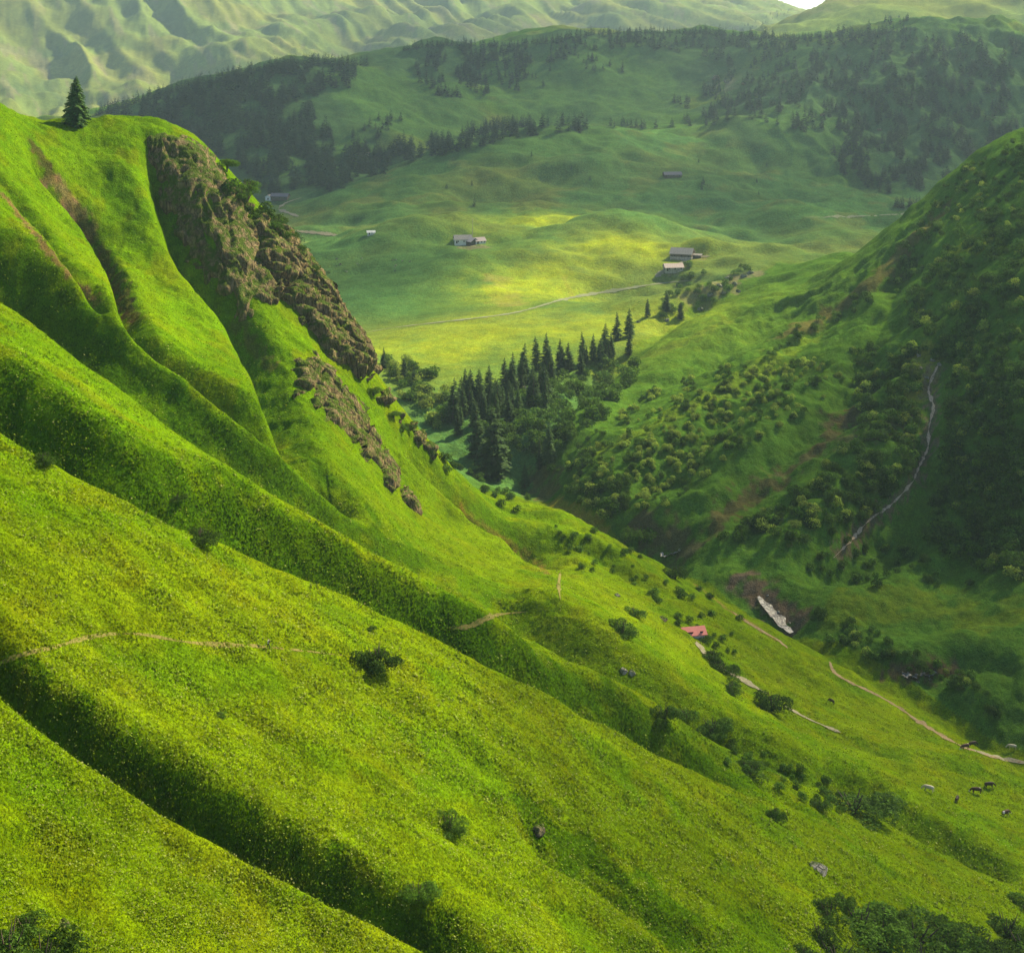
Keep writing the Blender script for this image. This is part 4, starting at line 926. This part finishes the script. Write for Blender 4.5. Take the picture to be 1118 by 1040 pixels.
try:
    CM = cow_mesh()
    for px, py, hm, rz, lab in [(1014,864,H1,150,'pale cream cow grazing alone, leftmost on the lower right pasture'),(1066,866,H3,170,'brown and white cow grazing beside the dark cow'),(1080,860,H2,10,'dark brown cow grazing, the darkest on the lower right pasture'),
        (1054,818,H3,200,'brown and white cow standing on the footpath'),(1062,815,H2,20,'dark cow just behind the patched cow on the footpath'),(1105,818,H1,160,'pale cow above the footpath near the right edge'),(1098,891,H3,30,'brown and white cow lowest on the pasture near the right edge'),
        (1045,875,H2,60,'small dark cow below the pale cream cow'),(908,768,H2,120,'tiny dark cow alone left of the long footpath')]:
        o = bpy.data.objects.new('cow', CM); COL.objects.link(o)
        if not CM.materials: CM.materials.append(hm)
        o.material_slots[0].link = 'OBJECT'; o.material_slots[0].material = hm
        o.location = at(px, py); o.rotation_euler = (0,0,R(rz)); s = .95 if 'small' in lab or 'tiny' in lab else 1.1; o.scale = (s,)*3; tag(o, lab, 'cow', 'cattle on the lower pasture')
    def person_mesh():
        N = [((0,0,.95),.15,.11),((0,0,1.18),.145,.10),((0,0,1.40),.16,.10),((0,0,1.50),.06),((0,.01,1.58),.07),((0,.015,1.68),.095,.10),
             ((-.11,0,.88),.095),((-.12,.12,.50),.065),((-.12,.02,.10),.045),((-.12,.14,.04),.04),((.11,0,.88),.095),((.12,-.08,.50),.065),((.12,-.2,.12),.045),((.12,-.1,.04),.04),
             ((-.21,0,1.40),.06),((-.26,-.06,1.13),.045),((-.24,.08,.90),.035),((-.24,.12,.82),.03),((.21,0,1.40),.06),((.26,.03,1.13),.045),((.25,.16,.92),.035),((.25,.2,.84),.03)]
        E = [(0,1),(1,2),(2,3),(3,4),(4,5),(0,6),(6,7),(7,8),(8,9),(0,10),(10,11),(11,12),(12,13),(2,14),(14,15),(15,16),(16,17),(2,18),(18,19),(19,20),(20,21)]
        return skinned('person_body', N, E)
    m = NT('hiker_clothes'); tc = m.n('TexCoord').outputs['Object']; sx = m.n('SeparateXYZ'); m.set(sx.inputs[0], tc)
    c = m.mix(m.mapr(sx.outputs[2], .96, .99, 0, 1), rgb(.02,.02,.03), rgb(.65,.65,.62)); c = m.mix(m.mapr(sx.outputs[2], 1.50, 1.53, 0, 1), c, rgb(.45,.28,.2)); c = m.mix(m.mapr(sx.outputs[2], 1.70, 1.72, 0, 1), c, rgb(.06,.04,.02))
    MP = m.done(m.principled(c, .8))
    o = link('person', person_mesh(), MP); o.location = at(293, 708); o.rotation_euler = (0,0,R(70)); o.scale = (.85,)*3
    tag(o, 'hiker in a white shirt and dark trousers walking the path across the near meadow', 'person')
    h = mesh('backpack', *join([box(-.15,.15,-.26,-.11,1.08,1.48), box(-.12,.12,-.3,-.26,1.12,1.3)])); link('backpack', h, M_DOOR, o)
except Exception as ex:
    print('FIGURES', ex); raise
# ------------------------------------------------------------------ clouds above the valley and the haze in it
def cloud_material(dens):
    m = NT('cloud_vapour'); tc = m.n('TexCoord').outputs['Object']; sp = m.n('SeparateXYZ'); m.set(sp.inputs[0], tc)
    r = m.math('SQRT', m.math('ADD', m.math('POWER', sp.outputs[0], 2.), m.math('POWER', sp.outputs[1], 2.)))
    n = m.noise(2.4, 4, tc, .6)
    a = m.math('MULTIPLY', m.mapr(m.math('ADD', r, m.math('MULTIPLY', n, .9)), 1.0, 1.45, dens, 0), 1.)
    tr = m.n('BsdfTransparent'); df = m.n('BsdfTranslucent'); m.set(df.inputs['Color'], rgb(.9,.9,.92)); mx = m.n('MixShader'); m.set(mx.inputs[0], a)
    m.t.links.new(tr.outputs[0], mx.inputs[1]); m.t.links.new(df.outputs[0], mx.inputs[2]); return m.done(mx.outputs[0])
M_CL = {}
def cloud(px, py, dmin, rx, ry, rot, label, dens=.75, z=1100, th=90):
    g = at(px, py, dmin); k = (z-g.z)/SUND.z; c = g+SUND*k
    bm = bmesh.new(); bmesh.ops.create_icosphere(bm, subdivisions=5, radius=1.)
    from mathutils import noise as nz
    for v in bm.verts:
        d = v.co.copy(); f = 1+.16*nz.noise(d*2.2+Vector((px*.1,0,0)))+.07*nz.noise(d*6); v.co = Vector((d.x*f, d.y*f, d.z*f if d.z > 0 else d.z*f*.45))
    me = bpy.data.meshes.new('cloud'); bm.to_mesh(me); bm.free()
    for q in me.polygons: q.use_smooth = True
    if dens not in M_CL: M_CL[dens] = cloud_material(dens)
    o = link('cloud', me, M_CL[dens]); o.location = c; o.scale = (rx, ry, th); o.rotation_euler = (0,0,R(rot)); return tag(o, label, 'cloud')
CLOUDS = [  # out of view, each set up-sun so its shadow covers one patch
 (1100,400,0,130,190,0,'unseen thin cloud added to dim the gorge side',.42),  # added to dim the right slope
 (1000,960,0,110,110,0,'unseen thin low cloud added to shade the lower right meadow',.35),  # added for soft shade on the near meadow
 (1010,205,1200,330,400,0,'broad grey cloud above the right side of the valley head',.42),
 (620,168,1300,420,200,0,'long grey cloud above the middle pasture',.4),
 (700,70,1600,700,330,0,'wide cloud above the wooded skyline',.38),
 (250,160,1400,420,420,0,'heavy cloud above the left hill wood',.38),
 (420,290,900,120,110,0,'small cloud above the pasture hump beside the left crest',.38),
 (700,60,3800,1300,700,0,'far cloud over the hazy mountain flank',.4),
]
for a in CLOUDS: cloud(*a)
def haze():
    m = NT('valley_haze'); v = m.n('VolumePrincipled'); v.inputs['Color'].default_value = rgb(.58,.84,1); v.inputs['Density'].default_value = 5.6e-5; v.inputs['Anisotropy'].default_value = .35
    m.t.links.new(v.outputs[0], m.out.inputs['Volume'])
    V, Fc = box(-7000, 7000, -30, 9600, float(Z.min())-1, max(float(Z.max()), 30)+8)
    tag(link('haze', mesh('haze', V, Fc), m.m), 'thin blue air between the viewpoint and the far mountains', 'haze', kind='stuff')
haze()
